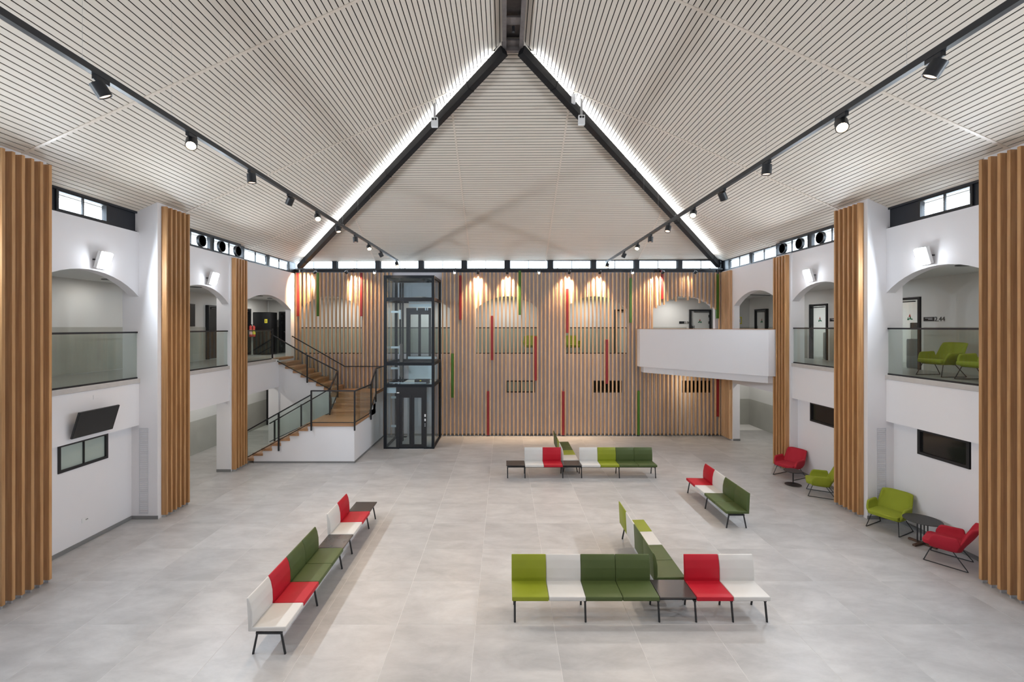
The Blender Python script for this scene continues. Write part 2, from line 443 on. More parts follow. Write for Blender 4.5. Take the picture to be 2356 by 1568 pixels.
for s in (-1, 1):
    dz = DZ[s]
    def Pm(w):
        return lambda u, z, d: Vector((CX + s * (w + d), u, z + (dz if z > 0.01 else 0)))
    b = MB()
    # upper wall with arches
    panel(b, Pm(WU), -1.5, 15.1, 2.28, 6.85, 0.22, [(a, c, 3.38, 5.32, 0.49) for (a, c) in BAYS])
    if s < 0:
        panel(b, Pm(WB3), 15.1, YB + 0.2, 2.28, 6.85, 0.22, [(15.15, E3[s], 3.36, 5.32, 0.48)])
    else:
        panel(b, Pm(WB3), 15.1, YB + 0.2, 2.28, 6.85, 0.22, [(15.2, E3[s], 3.36, 5.36, 0.50)])
    # lower wall
    lw = Pm(WR)
    panel(b, lw, -1.5, 10.9, 0, 2.28, 0.15, [(9.04, 10.18, 1.69, 2.26, 0)])
    if s > 0:
        panel(b, lw, 11.7, 14.4, 0, 2.28, 0.15, [(12.62, 13.78, 1.69, 2.26, 0)])
        panel(b, Pm(WB3), 18.3, YB + .2, 0, 2.29, 0.27)
    else:
        panel(b, Pm(WB3), 17.75, YB + .2, 0, 2.29, 0.22)
    wl = stru(b.build('wall_' + NAME[s], 'white_wall', weld=True))
    def bx(bb, w0, w1, y0, y1, z0, z1):
        xa, xb = sorted((CX + s * w0, CX + s * w1)); return bb.box(xa, xb, y0, y1, z0, z1)
    # ledges
    for (a, c) in BAYS:
        bx(MB(), WU - .03, WU + .22, a, c, 3.28 + dz, 3.385 + dz).build('ledge', 'sill_stone', wl, bevel=.006, seg=1)
    if s < 0:
        bx(MB(), WB3 - .03, WB3 + .22, 15.15, 17.5, 3.28 + dz, 3.385 + dz).build('ledge', 'sill_stone', wl, bevel=.006, seg=1)
    # piers
    for (y0, y1, wf, ns, full) in ((3.5, 4.5, 8.43, 0, True), (7.25, 8.2, 8.43, 6, True), (10.84, 11.78, 8.43, 6, True), (14.38, 15.12, 8.82, 5, False)):
        b = MB()
        if full:
            za, zb = roof_side(s, wf) + .02, roof_side(s, 9.27) + .02
        else: za = zb = 6.85 + dz
        y0 -= .005; y1 += .005
        b.hexa([(CX + s * wf, y0, 0), (CX + s * 9.26, y0, 0), (CX + s * 9.26, y1, 0), (CX + s * wf, y1, 0),
                (CX + s * wf, y0, za), (CX + s * 9.26, y0, zb), (CX + s * 9.26, y1, zb), (CX + s * wf, y1, za)])
        pl = b.build('pillar', 'white_wall', wl)
        feet = MB()
        for k in range(ns):
            ya = y0 + (0.115 if full else .06) + 0.153 * k
            top = (7.50 if full else 6.80) + dz
            bx(MB(), wf - .13, wf - .002, ya, ya + .052, 0.055, top).build('timber_slat', 'pier_wood', pl, bevel=.004, seg=1)
            bx(feet, wf - .10, wf - .03, ya + .012, ya + .04, 0, .056)
        if ns:
            f = feet.build('slat_feet', 'aluminium', pl); f['kind'] = 'stuff'
    # right corner slats on the side wall
    if s > 0:
        for k in range(7):
            ya = 18.36 + 0.105 * k
            bx(MB(), WB3 - .13, WB3 - .002, ya, ya + .05, 0.055, 6.80 + dz).build('timber_slat', 'slat_wood', wl, bevel=.004, seg=1)
    # skirting
    sk = MB()
    bx(sk, WR - .015, WR, -1.5, 10.84, 0, .085)
    bx(sk, 8.42, WR, 10.825, 10.84, 0, .085); bx(sk, 8.42, WR, 7.235, 7.25, 0, .085)
    bx(sk, 8.81, 9.26, 14.365, 14.38, 0, .085)
    if s > 0:
        bx(sk, WR - .015, WR, 11.78, 14.38, 0, .085)
        bx(sk, WB3 - .002, WB3 + .28, 18.285, 18.30, 0, .085)
    stru(sk.build('baseboard_' + NAME[s], 'skirting'))
    # clerestory
    P1 = Pm(WU + .06); P3 = Pm(WB3 + .05)
    ps = MB()
    def post(y0, y1, w, z1=7.40): bx(ps, w, w + .12, y0, y1, 6.85 + dz, z1 + dz)
    for (y0, y1) in ((8.2, 8.9), (10.07, 10.84), (4.5, 4.9), (6.8, 7.25)): post(y0, y1, WU + .09)
    for (y0, y1) in ((-1.5, 4.5), (7.25, 8.2), (10.84, 11.84)): post(y0, y1, WU + .09)
    for yy in (11.78, 13.60, 15.34, 17.05, 18.74): post(yy, yy + (.10 if yy < 18 else .5), WU + .07 if yy < 15 else WB3 + .04)
    bx(ps, WU + .05, WU + .2, 8.2, 10.84, 6.84 + dz, 6.88 + dz)
    bx(ps, WU + .04, WU + .2, 11.78, 15.1, 6.84 + dz, 6.89 + dz); bx(ps, WB3 + .02, WB3 + .2, 15.1, 19.3, 6.84 + dz, 6.89 + dz)
    bx(ps, WU + .04, WU + .2, 4.6, 15.1, 7.30 + dz, 7.42 + dz); bx(ps, WB3 + .02, WB3 + .2, 15.1, 19.3, 7.30 + dz, 7.42 + dz)
    stru(ps.build('trim_clerestory_' + NAME[s], 'navy_panel'))
    window(P1, 4.9, 6.8, 6.88, 7.32)
    window(P1, 8.9, 10.07, 6.88, 7.32)
    window(P1, 11.88, 13.60, 6.88, 7.31, fr=.045)
    window(P1, 13.70, 15.34, 6.88, 7.31, fr=.045)
    window(P3, 15.44, 17.05, 6.88, 7.31, fr=.045)
    window(P3, 17.15, 18.74, 6.88, 7.31, fr=.045)
    # lower windows
    if s < 0:
        window(Pm(WR - .02), 9.04, 10.18, 1.69, 2.26, t=.1, fr=.055, mat_f='frame_black', glassm='frost_glass')
    else:
        window(Pm(WR - .02), 9.06, 10.2, 1.69, 2.26, t=.1, fr=.06, mat_f='frame_black', glassm='dark_glass', mull=False)
        window(Pm(WR - .02), 12.62, 13.78, 1.69, 2.26, t=.1, fr=.05, mat_f='frame_black', glassm='dark_glass', mull=False)
    # exhaust fans in the panes
    for k, yc in enumerate((13.17, 14.10, 14.95)):
        t = thing('exhaust_fan', 'round black exhaust fan in clerestory pane, %s of three along %s wall' % (('nearest', 'middle', 'farthest')[k], NAME[s]), 'fan', (CX + s * (WU + .06), yc, 7.09 + dz), 0, 'exhaust fans in the clerestory panes')
        M = Matrix.Rotation(s * PI / 2, 4, 'Y')
        MB(M).lathe([(.15, -.03), (.17, -.03), (.17, .05), (.15, .05), (.15, -.03)], n=24).build('housing', 'black_steel', t, smooth=True)
        MB(M).lathe([(.15, .015), (.15, .03), (.001, .03)], n=24).build('backplate', 'black_steel', t)
        g = MB(M)
        for q in range(6):
            a = q * PI / 3
            g.hexa([(0.02 * math.cos(a), .02 * math.sin(a), -.01), (.14 * math.cos(a - .3), .14 * math.sin(a - .3), -.02), (.14 * math.cos(a + .3), .14 * math.sin(a + .3), .0), (.02 * math.cos(a + .6), .02 * math.sin(a + .6), 0),
                    (0.02 * math.cos(a), .02 * math.sin(a), -.005), (.14 * math.cos(a - .3), .14 * math.sin(a - .3), -.015), (.14 * math.cos(a + .3), .14 * math.sin(a + .3), .005), (.02 * math.cos(a + .6), .02 * math.sin(a + .6), .005)])
        g.build('fan_blades', 'dark_steel', t)
    # gallery rails
    for bi, (a, c) in enumerate(BAYS + ([(15.15, 17.3)] if s < 0 else [])):
        if bi == 0: continue
        ww = (WU if bi < 3 else WB3) + .05
        nm = ('', 'nearest visible', 'second', 'third')[bi]
        t = thing('glass_railing', 'clear glass railing with black handrail in the %s arch of the %s wall' % (nm, NAME[s]), 'railing', (0, 0, 0))
        bx(MB(), ww - .02, ww + .03, a, c, 4.46 + dz, 4.50 + dz).build('handrail', 'black_steel', t)
        bx(MB(), ww - .015, ww + .025, a, c, 3.385 + dz, 3.42 + dz).build('bottom_channel', 'black_steel', t)
        n = 3 if bi < 3 else 3
        cuts = [a + (c - a) * q / n for q in range(n + 1)]
        for (p, q) in zip(cuts, cuts[1:]):
            bx(MB(), ww, ww + .012, p + .006, q - .006, 3.42 + dz, 4.46 + dz).build('glass_panel', 'clear_glass', t)
    # wall floodlights
    for k, yf in enumerate((2.4, 6.05, 9.72, 13.38)):
        zf = 6.03 + dz
        t = thing('floodlight', 'lit white floodlight above the %s arch on the %s wall' % (('nearest unseen', 'near unseen', 'first', 'second')[k], NAME[s]), 'light', (CX + s * WU, yf, zf), 0, 'wall floodlights')
        MB().box(-.06, .06, -.03, .03, -.04, .04).build('bracket', 'white_plastic', t) if 0 else None
        dv = Vector((-s * 1, 0, -0.30)).normalized()
        Mx = Matrix.Translation(Vector((-s * .13, 0, 0))) @ dv.to_track_quat('-Z', 'Y').to_matrix().to_4x4()
        MB(Mx).box(-.13, .13, -.19, .19, -.03, .05).build('housing', 'white_plastic', t, bevel=.012)
        MB(Mx).box(-.12, .12, -.18, .18, -.085, -.031).build('lamp_face', 'flood_face', t, bevel=.025, seg=3)
        for q in (-.10, .10): MB().bar((0, q, 0), (-s * .12, q, 0), .02, .03).build('bracket', 'black_steel', t)
        light('flood_beam', 'AREA', Vector((-s * .13, 0, 0)) + dv * .095, P_FLOOD, (0.80, 0.90, 1.0), (-s, 0, -.15), .28, parent=t)

# vent grilles
for s in (-1, 1):
    vg = thing('vent_grille', 'tall narrow louvred vent grille on white pier of the %s wall' % NAME[s], 'vent', (0, 0, 0))
    b = MB(); xa, xb = sorted((CX + s * 8.66, CX + s * 8.85)); y = 10.84
    b.box(xa - .015, xb + .015, y - .012, y, .13, .15).box(xa - .015, xb + .015, y - .012, y, 2.15, 2.17).box(xa - .015, xa, y - .012, y, .15, 2.15).box(xb, xb + .015, y - .012, y, .15, 2.15)
    b.build('frame', 'grille_grey', vg)
    MB().box(xa, xb, y - .003, y, .15, 2.15).build('backplate', 'skirting', vg)
    b = MB()
    for k in range(44):
        z = .16 + k * .0453
        b.hexa([(xa, y - .012, z), (xb, y - .012, z), (xb, y - .003, z + .012), (xa, y - .003, z + .012), (xa, y - .012, z + .018), (xb, y - .012, z + .018), (xb, y - .003, z + .026), (xa, y - .003, z + .026)])
    o = b.build('louvres', 'grille_grey', vg); o['kind'] = 'stuff'

# ------------------------------------------------------------------ back wall
AC = [0.13 + 3.72 * (k - 2) for k in range(5)]
b = MB()
PB = lambda u, z, d: Vector((u, YB + d, z))
panel(b, PB, -9.0, 9.4, 2.8, 6.87, 0.2, [(c - 1.31, c + 1.31, 3.44 if k < 4 else 3.36, 5.33, 0.53) for k, c in enumerate(AC)])
WC = (0.69, 4.35, 8.10)
panel(b, PB, -9.0, 9.4, 0, 2.8, 0.2, [(c - .61, c + .61, 1.80, 2.31, 0) for c in WC])
wb = stru(b.build('wall_back', 'grey_wall', weld=True))
for k, c in enumerate(WC):
    window(lambda u, z, d: Vector((u, YB + .02 + d, z)), c - .61, c + .61, 1.80, 2.31, t=.08, fr=.05, mat_f='frame_black', glassm='frost_glass' if k == 0 else 'dark_glass', mull=k != 1)
stru(MB().box(-8.8, 9.2, YB - .015, YB, 0, .08).build('baseboard_back', 'skirting'))
ps = MB()
ps.box(-9.0, 9.4, YB - .02, YB + .15, 6.86, 6.99); ps.box(-9.0, 9.4, YB + .0, YB + .15, 7.36, 7.5)
for k in range(11):
    xp = -8.05 + 1.818 * (k - .5)
    ps.box(xp - .10, xp + .10, YB - .02, YB + .15, 6.99, 7.40)
ps.box(-9.0, -8.86, YB - .1, YB + .15, 6.86, 7.40); ps.box(9.2, 9.4, YB - .1, YB + .15, 6.86, 7.40)
stru(ps.build('trim_clerestory_back', 'navy_panel'))
for k in range(10):
    xc = -8.05 + 1.818 * k
    window(lambda u, z, d: Vector((u, YB + .05 + d, z)), xc - .81, xc + .81, 6.98, 7.38, fr=.03)
# railings in the back arches
for k, c in enumerate(AC[:4]):
    t = thing('glass_railing', 'clear glass gallery railing with black handrail behind slats in %s arch of back wall' % (('leftmost', 'second', 'third', 'fourth')[k]), 'railing')
    MB().box(c - 1.31, c + 1.31, YB + .04, YB + .09, 4.51, 4.55).build('handrail', 'black_steel', t)
    MB().box(c - 1.31, c + 1.31, YB + .045, YB + .085, 3.44, 3.475).build('bottom_channel', 'black_steel', t)
    for q in range(3):
        x0 = c - 1.31 + 2.62 * q / 3
        MB().box(x0 + .006, x0 + 2.62 / 3 - .006, YB + .06, YB + .072, 3.475, 4.51).build('glass_panel', 'clear_glass', t)
# timber slats on the back wall
feet = MB()
PITCH = 0.1655
nsl = int((9.02 + 8.72) / PITCH) + 1
slat_me = {}
def slat(x, z0, z1):
    key = (round(z0, 3), round(z1, 3))
    if key not in slat_me:
        slat_me[key] = MB().box(-.0275, .0275, 0, .085, z0, z1).mesh('timber_slat', 'slat_wood', bevel=.004, seg=1)
    o = link('timber_slat', slat_me[key], wb); o.location = (x, YB - .145, 0)
for k in range(nsl):
    x = -8.70 + PITCH * k
    zt = 6.84 + 0.003 * 0
    if -4.66 < x < -2.62: continue
    if 6.22 < x < 8.86:
        dx = (x - AC[4]) / 1.31
        za = 5.33 + 0.53 * (1 - min(1, dx * dx)) - 0.06 - (0.12 if k % 3 == 0 else 0) + (.05 if k % 4 == 1 else 0)
        slat(x, round(za, 2), zt); slat(x, 0.055, 2.72)
    else:
        slat(x, 0.055, zt)
    feet.box(x - .012, x + .012, YB - .125, YB - .08, 0, .056)
f = feet.build('slat_feet', 'aluminium', wb); f['kind'] = 'stuff'
def gapx(px):
    x = (px - 1160) / 1050 * 19.06
    k = round((x + 8.70) / PITCH - .5)
    return -8.70 + PITCH * (k + .5)
for (px, ya, yb_, c) in ((683, 627, 727, 'r'), (727.5, 627, 727, 'g'), (835, 627, 727, 'r'), (1058.7, 633, 735, 'r'), (1040, 813, 914.5, 'g'), (1130, 726, 828, 'r'), (1193, 622, 724, 'g'),
                         (1228.7, 773, 875, 'r'), (1120.5, 900, 1002, 'r'), (1301, 663.6, 765.6, 'r'), (1300.5, 900, 1002, 'r'), (1399.5, 780.6, 882.6, 'r'), (1454.5, 639, 742, 'g'),
                         (1527, 621, 688, 'r'), (1653, 629.5, 732, 'g'), (1471, 899, 1000.5, 'g'), (1651, 872, 958, 'r')):
    x = gapx(px)
    z1 = H - (ya - 752) / 1050 * 19.04; z0 = max(.05, H - (yb_ - 752) / 1050 * 19.04)
    MB().box(x - .047, x + .047, YB - .165, YB - .06, z0, z1).build('red_board' if c == 'r' else 'green_board', 'red_paint' if c == 'r' else 'green_paint', wb, bevel=.003, seg=1)

# ------------------------------------------------------------------ galleries and corridors
WC2 = 11.3
for s in (-1, 1):
    x0, x1 = sorted((CX + s * (WU + .2), CX + s * WC2))
    stru(MB().box(x0, x1, -1.5, 21.4, 3.22, ZF + DZ[s] * .5).build('floor_gallery_' + NAME[s], 'gallery_floor'))
    stru(MB().box(x0, x1, -1.5, 21.4, 5.85 + DZ[s], 6.0 + DZ[s]).build('ceiling_gallery_' + NAME[s], 'gallery_ceiling'))
    b = MB()
    Pc = lambda u, z, d: Vector((CX + s * (WC2 + d), u, z))
    if s < 0:
        b.box(CX - WC2 - .2, CX - WC2, -1.6, 21.5, 0, 6.0)
    else:
        panel(b, Pc, -1.6, 21.5, ZF - .1, 6.0, .12, [(12.58, 13.42, ZF, 5.42, 0), (16.2, 17.2, ZF, 5.42, 0)])
        panel(b, Pc, -1.6, 21.5, 0, ZF - .1, .12)
    cw = stru(b.build('wall_corridor_' + NAME[s], 'corridor_wall', weld=True))
    xa, xb = sorted((CX + s * (WC2 - .012), CX + s * WC2))
    MB().box(xa, xb, -1.5, 21.4, 0, 1.2).build('wainscot', 'wainscot_tile', cw)
    for (ya, yb2) in ([(-1.5, 21.4)] if s < 0 else [(-1.5, 12.5), (13.5, 16.1), (17.3, 21.4)]):
        MB().box(xa, xb, ya, yb2, ZF, ZF + 1.2).build('wainscot', 'wainscot_tile', cw)
stru(MB().box(CX - WU - .2, CX + WU + .2, YB + .2, 21.4, 3.22, ZF).build('floor_gallery_back', 'gallery_floor'))
stru(MB().box(CX - WU - .2, CX + WU + .2, YB + .2, 21.4, 5.90, 6.05).build('ceiling_gallery_back', 'gallery_ceiling'))
cw = stru(MB().box(-11.3, 11.7, 21.4, 21.6, 0, 6.1).build('wall_corridor_back', 'corridor_wall'))
MB().box(-11.1, 8.55, 21.388, 21.4, ZF, ZF + 1.2).build('wainscot', 'wainscot_tile', cw)
MB().box(9.75, 11.5, 21.388, 21.4, ZF, ZF + 1.2).build('wainscot', 'wainscot_tile', cw)
MB().box(-11.1, 11.5, 21.388, 21.4, 0, 1.2).build('wainscot', 'wainscot_tile', cw)
stru(MB().box(-11.3, 11.7, -1.7, -1.5, 0, 11.8).build('wall_front', 'white_wall'))
# office behind the right gallery doors
ofc = stru(MB().box(13.7, 13.8, 11.5, 18.5, ZF - .2, 6.0).box(11.62, 13.8, 11.4, 11.5, ZF - .2, 6.0).box(11.62, 13.8, 18.5, 18.6, ZF - .2, 6.0).build('wall_office', 'white_wall'))
stru(MB().box(11.62, 13.8, 11.4, 18.6, ZF - .2, ZF).build('floor_office', 'gallery_floor'))
stru(MB().box(11.62, 13.8, 11.4, 18.6, 5.9, 6.0).build('ceiling_office', 'gallery_ceiling'))
for yo in (12.9, 16.8):
    t = thing('panel_light', 'square lit ceiling panel light inside the office, %s one' % ('nearer' if yo < 14 else 'farther'), 'light', (12.7, yo, 5.9))
    MB().box(-.3, .3, -.3, .3, -.03, 0).build('housing', 'white_plastic', t)
    MB().box(-.27, .27, -.27, .27, -.034, -.031).build('diffuser', 'downlight_face', t)
    light('panel_beam', 'AREA', (0, 0, -.06), 30, (1, .98, .95), (0, 0, -1), .5, parent=t)

def logo(P, u, z, parent, sc=1.0):
    for (du, dz_, h, m) in ((0, .10, .12, 'sign_red'), (-.02, 0, .16, 'sign_green'), (.07, -.03, .13, 'sign_green'), (-.09, -.02, .07, 'sign_green')):
        a = [P(u + du * sc, z + (dz_ + h) * sc, 0), P(u + (du - .05) * sc, z + dz_ * sc, 0), P(u + (du + .05) * sc, z + dz_ * sc, 0)]
        e = P(0, 0, .003) - P(0, 0, 0)
        MB().prism(a, e).build('emblem', m, parent)
# doors: (name, plane map, u0, u1, leaf material)
dn = [0]
def door(P, u0, u1, ztop, leafm, hinge_hi=True, sign=True, z0=ZF, deep=.10):
    dn[0] += 1
    r = root('door_%d' % dn[0])
    def bx(a, c, e, f, g, h):
        return MB().hexa([P(a, e, g), P(c, e, g), P(c, e, h), P(a, e, h), P(a, f, g), P(c, f, g), P(c, f, h), P(a, f, h)])
    fw = .07
    bb = MB()
    for (a, c, e, f) in ((u0, u0 + fw, z0, ztop), (u1 - fw, u1, z0, ztop), (u0 + fw, u1 - fw, ztop - fw, ztop)):
        bb.hexa([P(a, e, -.03), P(c, e, -.03), P(c, e, deep), P(a, e, deep), P(a, f, -.03), P(c, f, -.03), P(c, f, deep), P(a, f, deep)])
    bb.build('door_frame', 'frame_black', r)
    lf = bx(u0 + fw, u1 - fw, z0 + .01, ztop - fw, deep - .04, deep - .025).build('door_leaf', leafm, r)
    if sign:
        logo(lambda u, z, d: P(u, z, deep - .045 - d), (u0 + u1) / 2, z0 + 1.42, r, 0.72)
    bx(u0 + fw + .15, u1 - fw, ztop - fw - .06, ztop - fw - .03, .0, deep - .04).build('door_closer', 'frame_black', r)
    uh = u1 - fw - .07 if hinge_hi else u0 + fw + .05
    bx(uh, uh + .025, z0 + .75, z0 + 1.25, 0, .03).build('door_handle', 'frame_black', r)
    uo = u0 + fw if hinge_hi else u1 - fw - .03
    for zz in (.25, 1.35, 1.65): bx(uo, uo + .05, z0 + zz, z0 + zz + .12, .02, deep - .03).build('hinge', 'frame_black', r)
    return r
PRc = lambda u, z, d: Vector((CX + WC2 + d, u, z))
door(PRc, 12.60, 13.40, 5.40, 'clear_glass')
door(PRc, 16.22, 17.18, 5.40, 'clear_glass')
door(lambda u, z, d: Vector((CX + WC2 - .1 + d, u, z)), 19.85, 20.75, 5.36, 'door_pale')
PBc = lambda u, z, d: Vector((u, 21.30 + d, z))
door(PBc, 8.66, 9.66, 5.38, 'door_pale', hinge_hi=False)
door(PBc, 5.16, 6.1, 5.38, 'door_pale', sign=False)
door(PBc, -10.50, -9.75, 5.28, 'screen_black', sign=False)
PLc = lambda u, z, d: Vector((CX - WC2 + .1 - d, u, z))
door(PLc, 16.95, 17.85, 5.38, 'screen_black', sign=False)
door(PLc, 19.0, 19.8, 5.35, 'screen_black', sign=False)
door(PBc, -11.08, -10.3, 2.3, 'screen_black', sign=False, z0=0.0)
door(lambda u, z, d: Vector((u, 21.30 + d, z)), 9.9, 10.8, 2.3, 'screen_black', sign=False, z0=0.0)

# room number signs
def text(body, size, M, m, parent, name='lettering'):
    cu = bpy.data.curves.new(name, 'FONT'); cu.body = body; cu.size = size; cu.extrude = .003
    tmp = bpy.data.objects.new(name, cu); C.objects.link(tmp)
    bpy.context.view_layer.update()
    me = bpy.data.meshes.new_from_object(tmp.evaluated_get(bpy.context.evaluated_depsgraph_get()))
    bpy.data.objects.remove(tmp); me.materials.clear(); me.materials.append(MATS[m])
    o = link(name, me, parent); o.matrix_local = M
    return o
RW = Matrix(((0, 0, -1, 0), (-1, 0, 0, 0), (0, 1, 0, 0), (0, 0, 0, 1)))     # text on the right corridor wall, read from the room
def sign_r(y, z, num, which):
    t = thing('room_sign', 'black room sign reading %s beside the %s glass door on right gallery wall' % (num, which), 'sign', (CX + WC2, y, z))
    MB().box(-.015, -.003, -.30, 0, 0, .11).build('plate', 'frame_black', t)
    MB().box(-.018, -.015, -.26, -.05, .075, .085).box(-.018, -.015, -.26, -.14, .045, .055).build('small_lettering', 'white_plastic', t)
    text(num, .17, Matrix.Translation((-.006, -.31, -.005)) @ RW, 'frame_black', t)
sign_r(12.50, 4.72, '2.44', 'nearer')
sign_r(16.10, 4.76, '2.46', 'farther')
t = thing('room_sign', 'black room sign reading 2.50 beside pale door behind the balcony', 'sign', (8.20, 21.39, 4.72))
MB().box(0, .24, -.012, -.003, 0, .11).build('plate', 'frame_black', t)
text('2.50', .15, Matrix.Translation((.25, -.006, 0)) @ Matrix.Rotation(PI / 2, 4, 'X'), 'frame_black', t)
t = thing('wall_letter', 'black letter H low on the pale door behind the balcony', 'letter', (8.76, 21.345, 4.50))
text('H', .2, Matrix.Rotation(PI / 2, 4, 'X'), 'frame_black', t)
t = thing('notice', 'small yellow framed notice on the wall seen through far right arch', 'notice', (11.02, 21.40, 4.70))
MB().box(-.12, .12, -.012, 0, 0, .34).build('board', 'yellow_paper', t)
MB().box(-.08, .08, -.016, -.012, .05, .29).build('sheet', 'white_leather', t)
MB().box(-.02, .02, -.019, -.016, .1, .22).build('mark', 'frame_black', t)

# ------------------------------------------------------------------ balcony in the far right corner
bal = stru(MB().prism([(5.60, YB, 2.95), (5.60, 18.72, 2.95), (8.72, 15.04, 2.95), (8.975, 15.04, 2.95), (8.975, YB, 2.95)], (0, 0, .41)).build('floor_balcony', 'white_wall'))
outer = [(5.56, YB), (5.56, 18.70), (8.69, 15.0), (8.975, 15.0)]
inner = [(5.71, YB), (5.71, 18.76), (8.76, 15.15), (8.975, 15.15)]
b = MB()
for i in range(3):
    b.hexa([outer[i] + (2.94,), outer[i + 1] + (2.94,), inner[i + 1] + (2.94,), inner[i] + (2.94,), outer[i] + (4.48,), outer[i + 1] + (4.48,), inner[i + 1] + (4.48,), inner[i] + (4.48,)])
b.build('parapet', 'white_wall', bal, weld=True)
b = MB()
o2 = [(5.55, YB), (5.55, 18.69), (8.68, 14.99), (8.975, 14.99)]
for i in range(3):
    b.hexa([o2[i] + (4.481,), o2[i + 1] + (4.481,), inner[i + 1] + (4.481,), inner[i] + (4.481,), o2[i] + (4.50,), o2[i + 1] + (4.50,), inner[i + 1] + (4.50,), inner[i] + (4.50,)])
b.build('parapet_cap', 'tread_wood', bal)
MB().prism([(5.72, YB, 2.70), (5.72, 18.72, 2.70), (8.74, 15.12, 2.70), (8.97, 15.12, 2.70), (8.97, YB, 2.70)], (0, 0, .248)).build('lower_slab', 'white_wall', bal)

# ------------------------------------------------------------------ staircase
st = thing('staircase', 'timber staircase with glass sides and black rails turning up along back wall', 'staircase', (0, 0, 0))
base = MB()
Y1a, Y1b = 15.32, 16.75
treads = []
r1 = 1.33 / 8
for k in range(7):
    x0 = -8.74 + .3015 * k; zt = r1 * (k + 1)
    treads.append((x0, x0 + .345, Y1a - .03, Y1b, zt - .085, zt))
    if k: base.box(x0 + .03, x0 + .3315, Y1a, Y1b - .03, 0, zt - .085)
base.box(-6.60, -5.03, Y1a, 16.9, 0, 1.235)
base.box(-6.60, -5.03, 16.9, 17.8, 0, 1.235)
for k in range(3):
    base.box(-6.46, -5.03, 16.93 + .3 * k, 17.85, 1.2, 1.33 + .17 * (k + 1) - .085)
base.box(-6.8, -5.03, 17.8, 18.98, 0, 1.925)
for k in range(7):
    zt = 2.01 + .169 * (k + 1); x1 = -6.722 - .3 * k
    base.box(x1 - .30, x1 + .0, 17.8, 18.98, 0 if k < 7 else 0, zt - .085)
base.box(-9.2, -8.78, 17.8, 18.98, 0, 3.1)
base.build('base_wall', 'white_wall', st)
for (x0, x1, y0, y1, z0, z1) in treads:
    MB().box(x0, x1, y0, y1, z0, z1).build('tread', 'tread_wood_y', st, bevel=.005, seg=1)
MB().box(-6.63, -5.0, Y1a - .03, 16.93, 1.235, 1.33).build('landing', 'tread_wood', st, bevel=.005, seg=1)
for k in range(3):
    zt = 1.33 + .17 * (k + 1)
    MB().box(-6.49, -5.0, 16.90 + .3 * k, 16.90 + .3 * k + .345, zt - .085, zt).build('tread', 'tread_wood', st, bevel=.005, seg=1)
    MB().box(-6.47, -5.02, 16.92 + .3 * k, 16.935 + .3 * k, zt - .17, zt - .085).build('riser', 'tread_wood', st)
MB().box(-6.75, -5.0, 17.78, 18.99, 1.925, 2.01).build('landing', 'tread_wood', st, bevel=.005, seg=1)
MB().box(-6.75, -5.02, 17.785, 17.80, 1.84, 1.925).build('riser', 'tread_wood', st)
for k in range(7):
    zt = 2.01 + .169 * (k + 1); x1 = -6.68 - .3 * k
    MB().box(x1 - .345, x1, 17.75, 18.99, zt - .085, zt).build('tread', 'tread_wood_y', st, bevel=.005, seg=1)
    MB().box(x1 - .035, x1 - .02, 17.77, 18.98, zt - .17, zt - .085).build('riser', 'tread_wood_y', st)
MB().box(-9.0, -8.76, 17.75, 18.99, 3.27, 3.36).build('tread', 'tread_wood_y', st, bevel=.005, seg=1)
sk = MB().box(-8.4, -5.02, Y1a - .012, Y1a, 0, .06).box(-5.03, -5.018, Y1a, 18.98, 0, .06)
sk.build('skirting_strip', 'skirting', st)
# rails: posts (x, y, z0, z1)
def posts(lst, w=.045):
    for (x, y, z0, z1) in lst:
        MB().box(x - w / 2, x + w / 2, y - w / 2, y + w / 2, z0, z1).build('post', 'black_steel', st)
def rail(pts, w=.05, h=.04, name='handrail'):
    b = MB()
    for p, q in zip(pts, pts[1:]):
        d = (Vector(q) - Vector(p)).normalized() * .015
        b.bar(Vector(p) - d, Vector(q) + d, w, h)
    b.build(name, 'black_steel', st)
def gpane(p, q, z0p, z1p, z0q, z1q):
    n = Vector((-(q[1] - p[1]), q[0] - p[0], 0)).normalized() * .006
    pts = []
    for (P_, z) in ((p, z0p), (q, z0q), (q, z1q), (p, z1p)):
        pts.append(Vector((P_[0], P_[1], z)))
    MB().hexa([v - n for v in pts] + [v + n for v in pts]).build('glass_panel', 'clear_glass', st)
yf = 15.26
XA, XB_, XP3, XP4 = -8.61, -7.54, -6.45, -5.03
posts([(XA, yf, 0, 1.08), (XB_, yf, .42, 1.68), (XP3, yf, 1.10, 2.43), (XP4 + .03, yf, 1.10, 2.43), (-4.98, 17.07, 1.10, 2.40), (-4.98, 17.72, 1.66, 2.95)])
rail([(-8.80, yf, .98), (XA, yf, 1.09), (XP3, yf, 2.30)])
rail([(XP3, yf, 2.43), (-5.0, yf, 2.43), (-4.98, 17.07, 2.42), (-4.98, 17.72, 2.95), (-4.98, 18.95, 2.95)])
rail([(XA, yf, .20), (XP3, yf, 1.37), (-5.0, yf, 1.37), (-4.98, 16.9, 1.37), (-4.98, 17.75, 2.03), (-4.98, 18.95, 2.05)], .03, .025, 'bottom_rail')
gpane((XA + .03, yf), (XB_ - .03, yf), .22, 1.06, .78, 1.66)
gpane((XB_ + .03, yf), (XP3 - .03, yf), .80, 1.68, 1.36, 2.28)
gpane((XP3 + .03, yf), (XP4, yf), 1.38, 2.40, 1.38, 2.40)
gpane((-4.98, 15.32), (-4.98, 17.04), 1.38, 2.40, 1.45, 2.40)
gpane((-4.98, 17.10), (-4.98, 17.69), 1.52, 2.42, 2.0, 2.92)
gpane((-4.98, 17.75), (-4.98, 18.9), 2.05, 2.93, 2.05, 2.93)
yb1 = 16.80
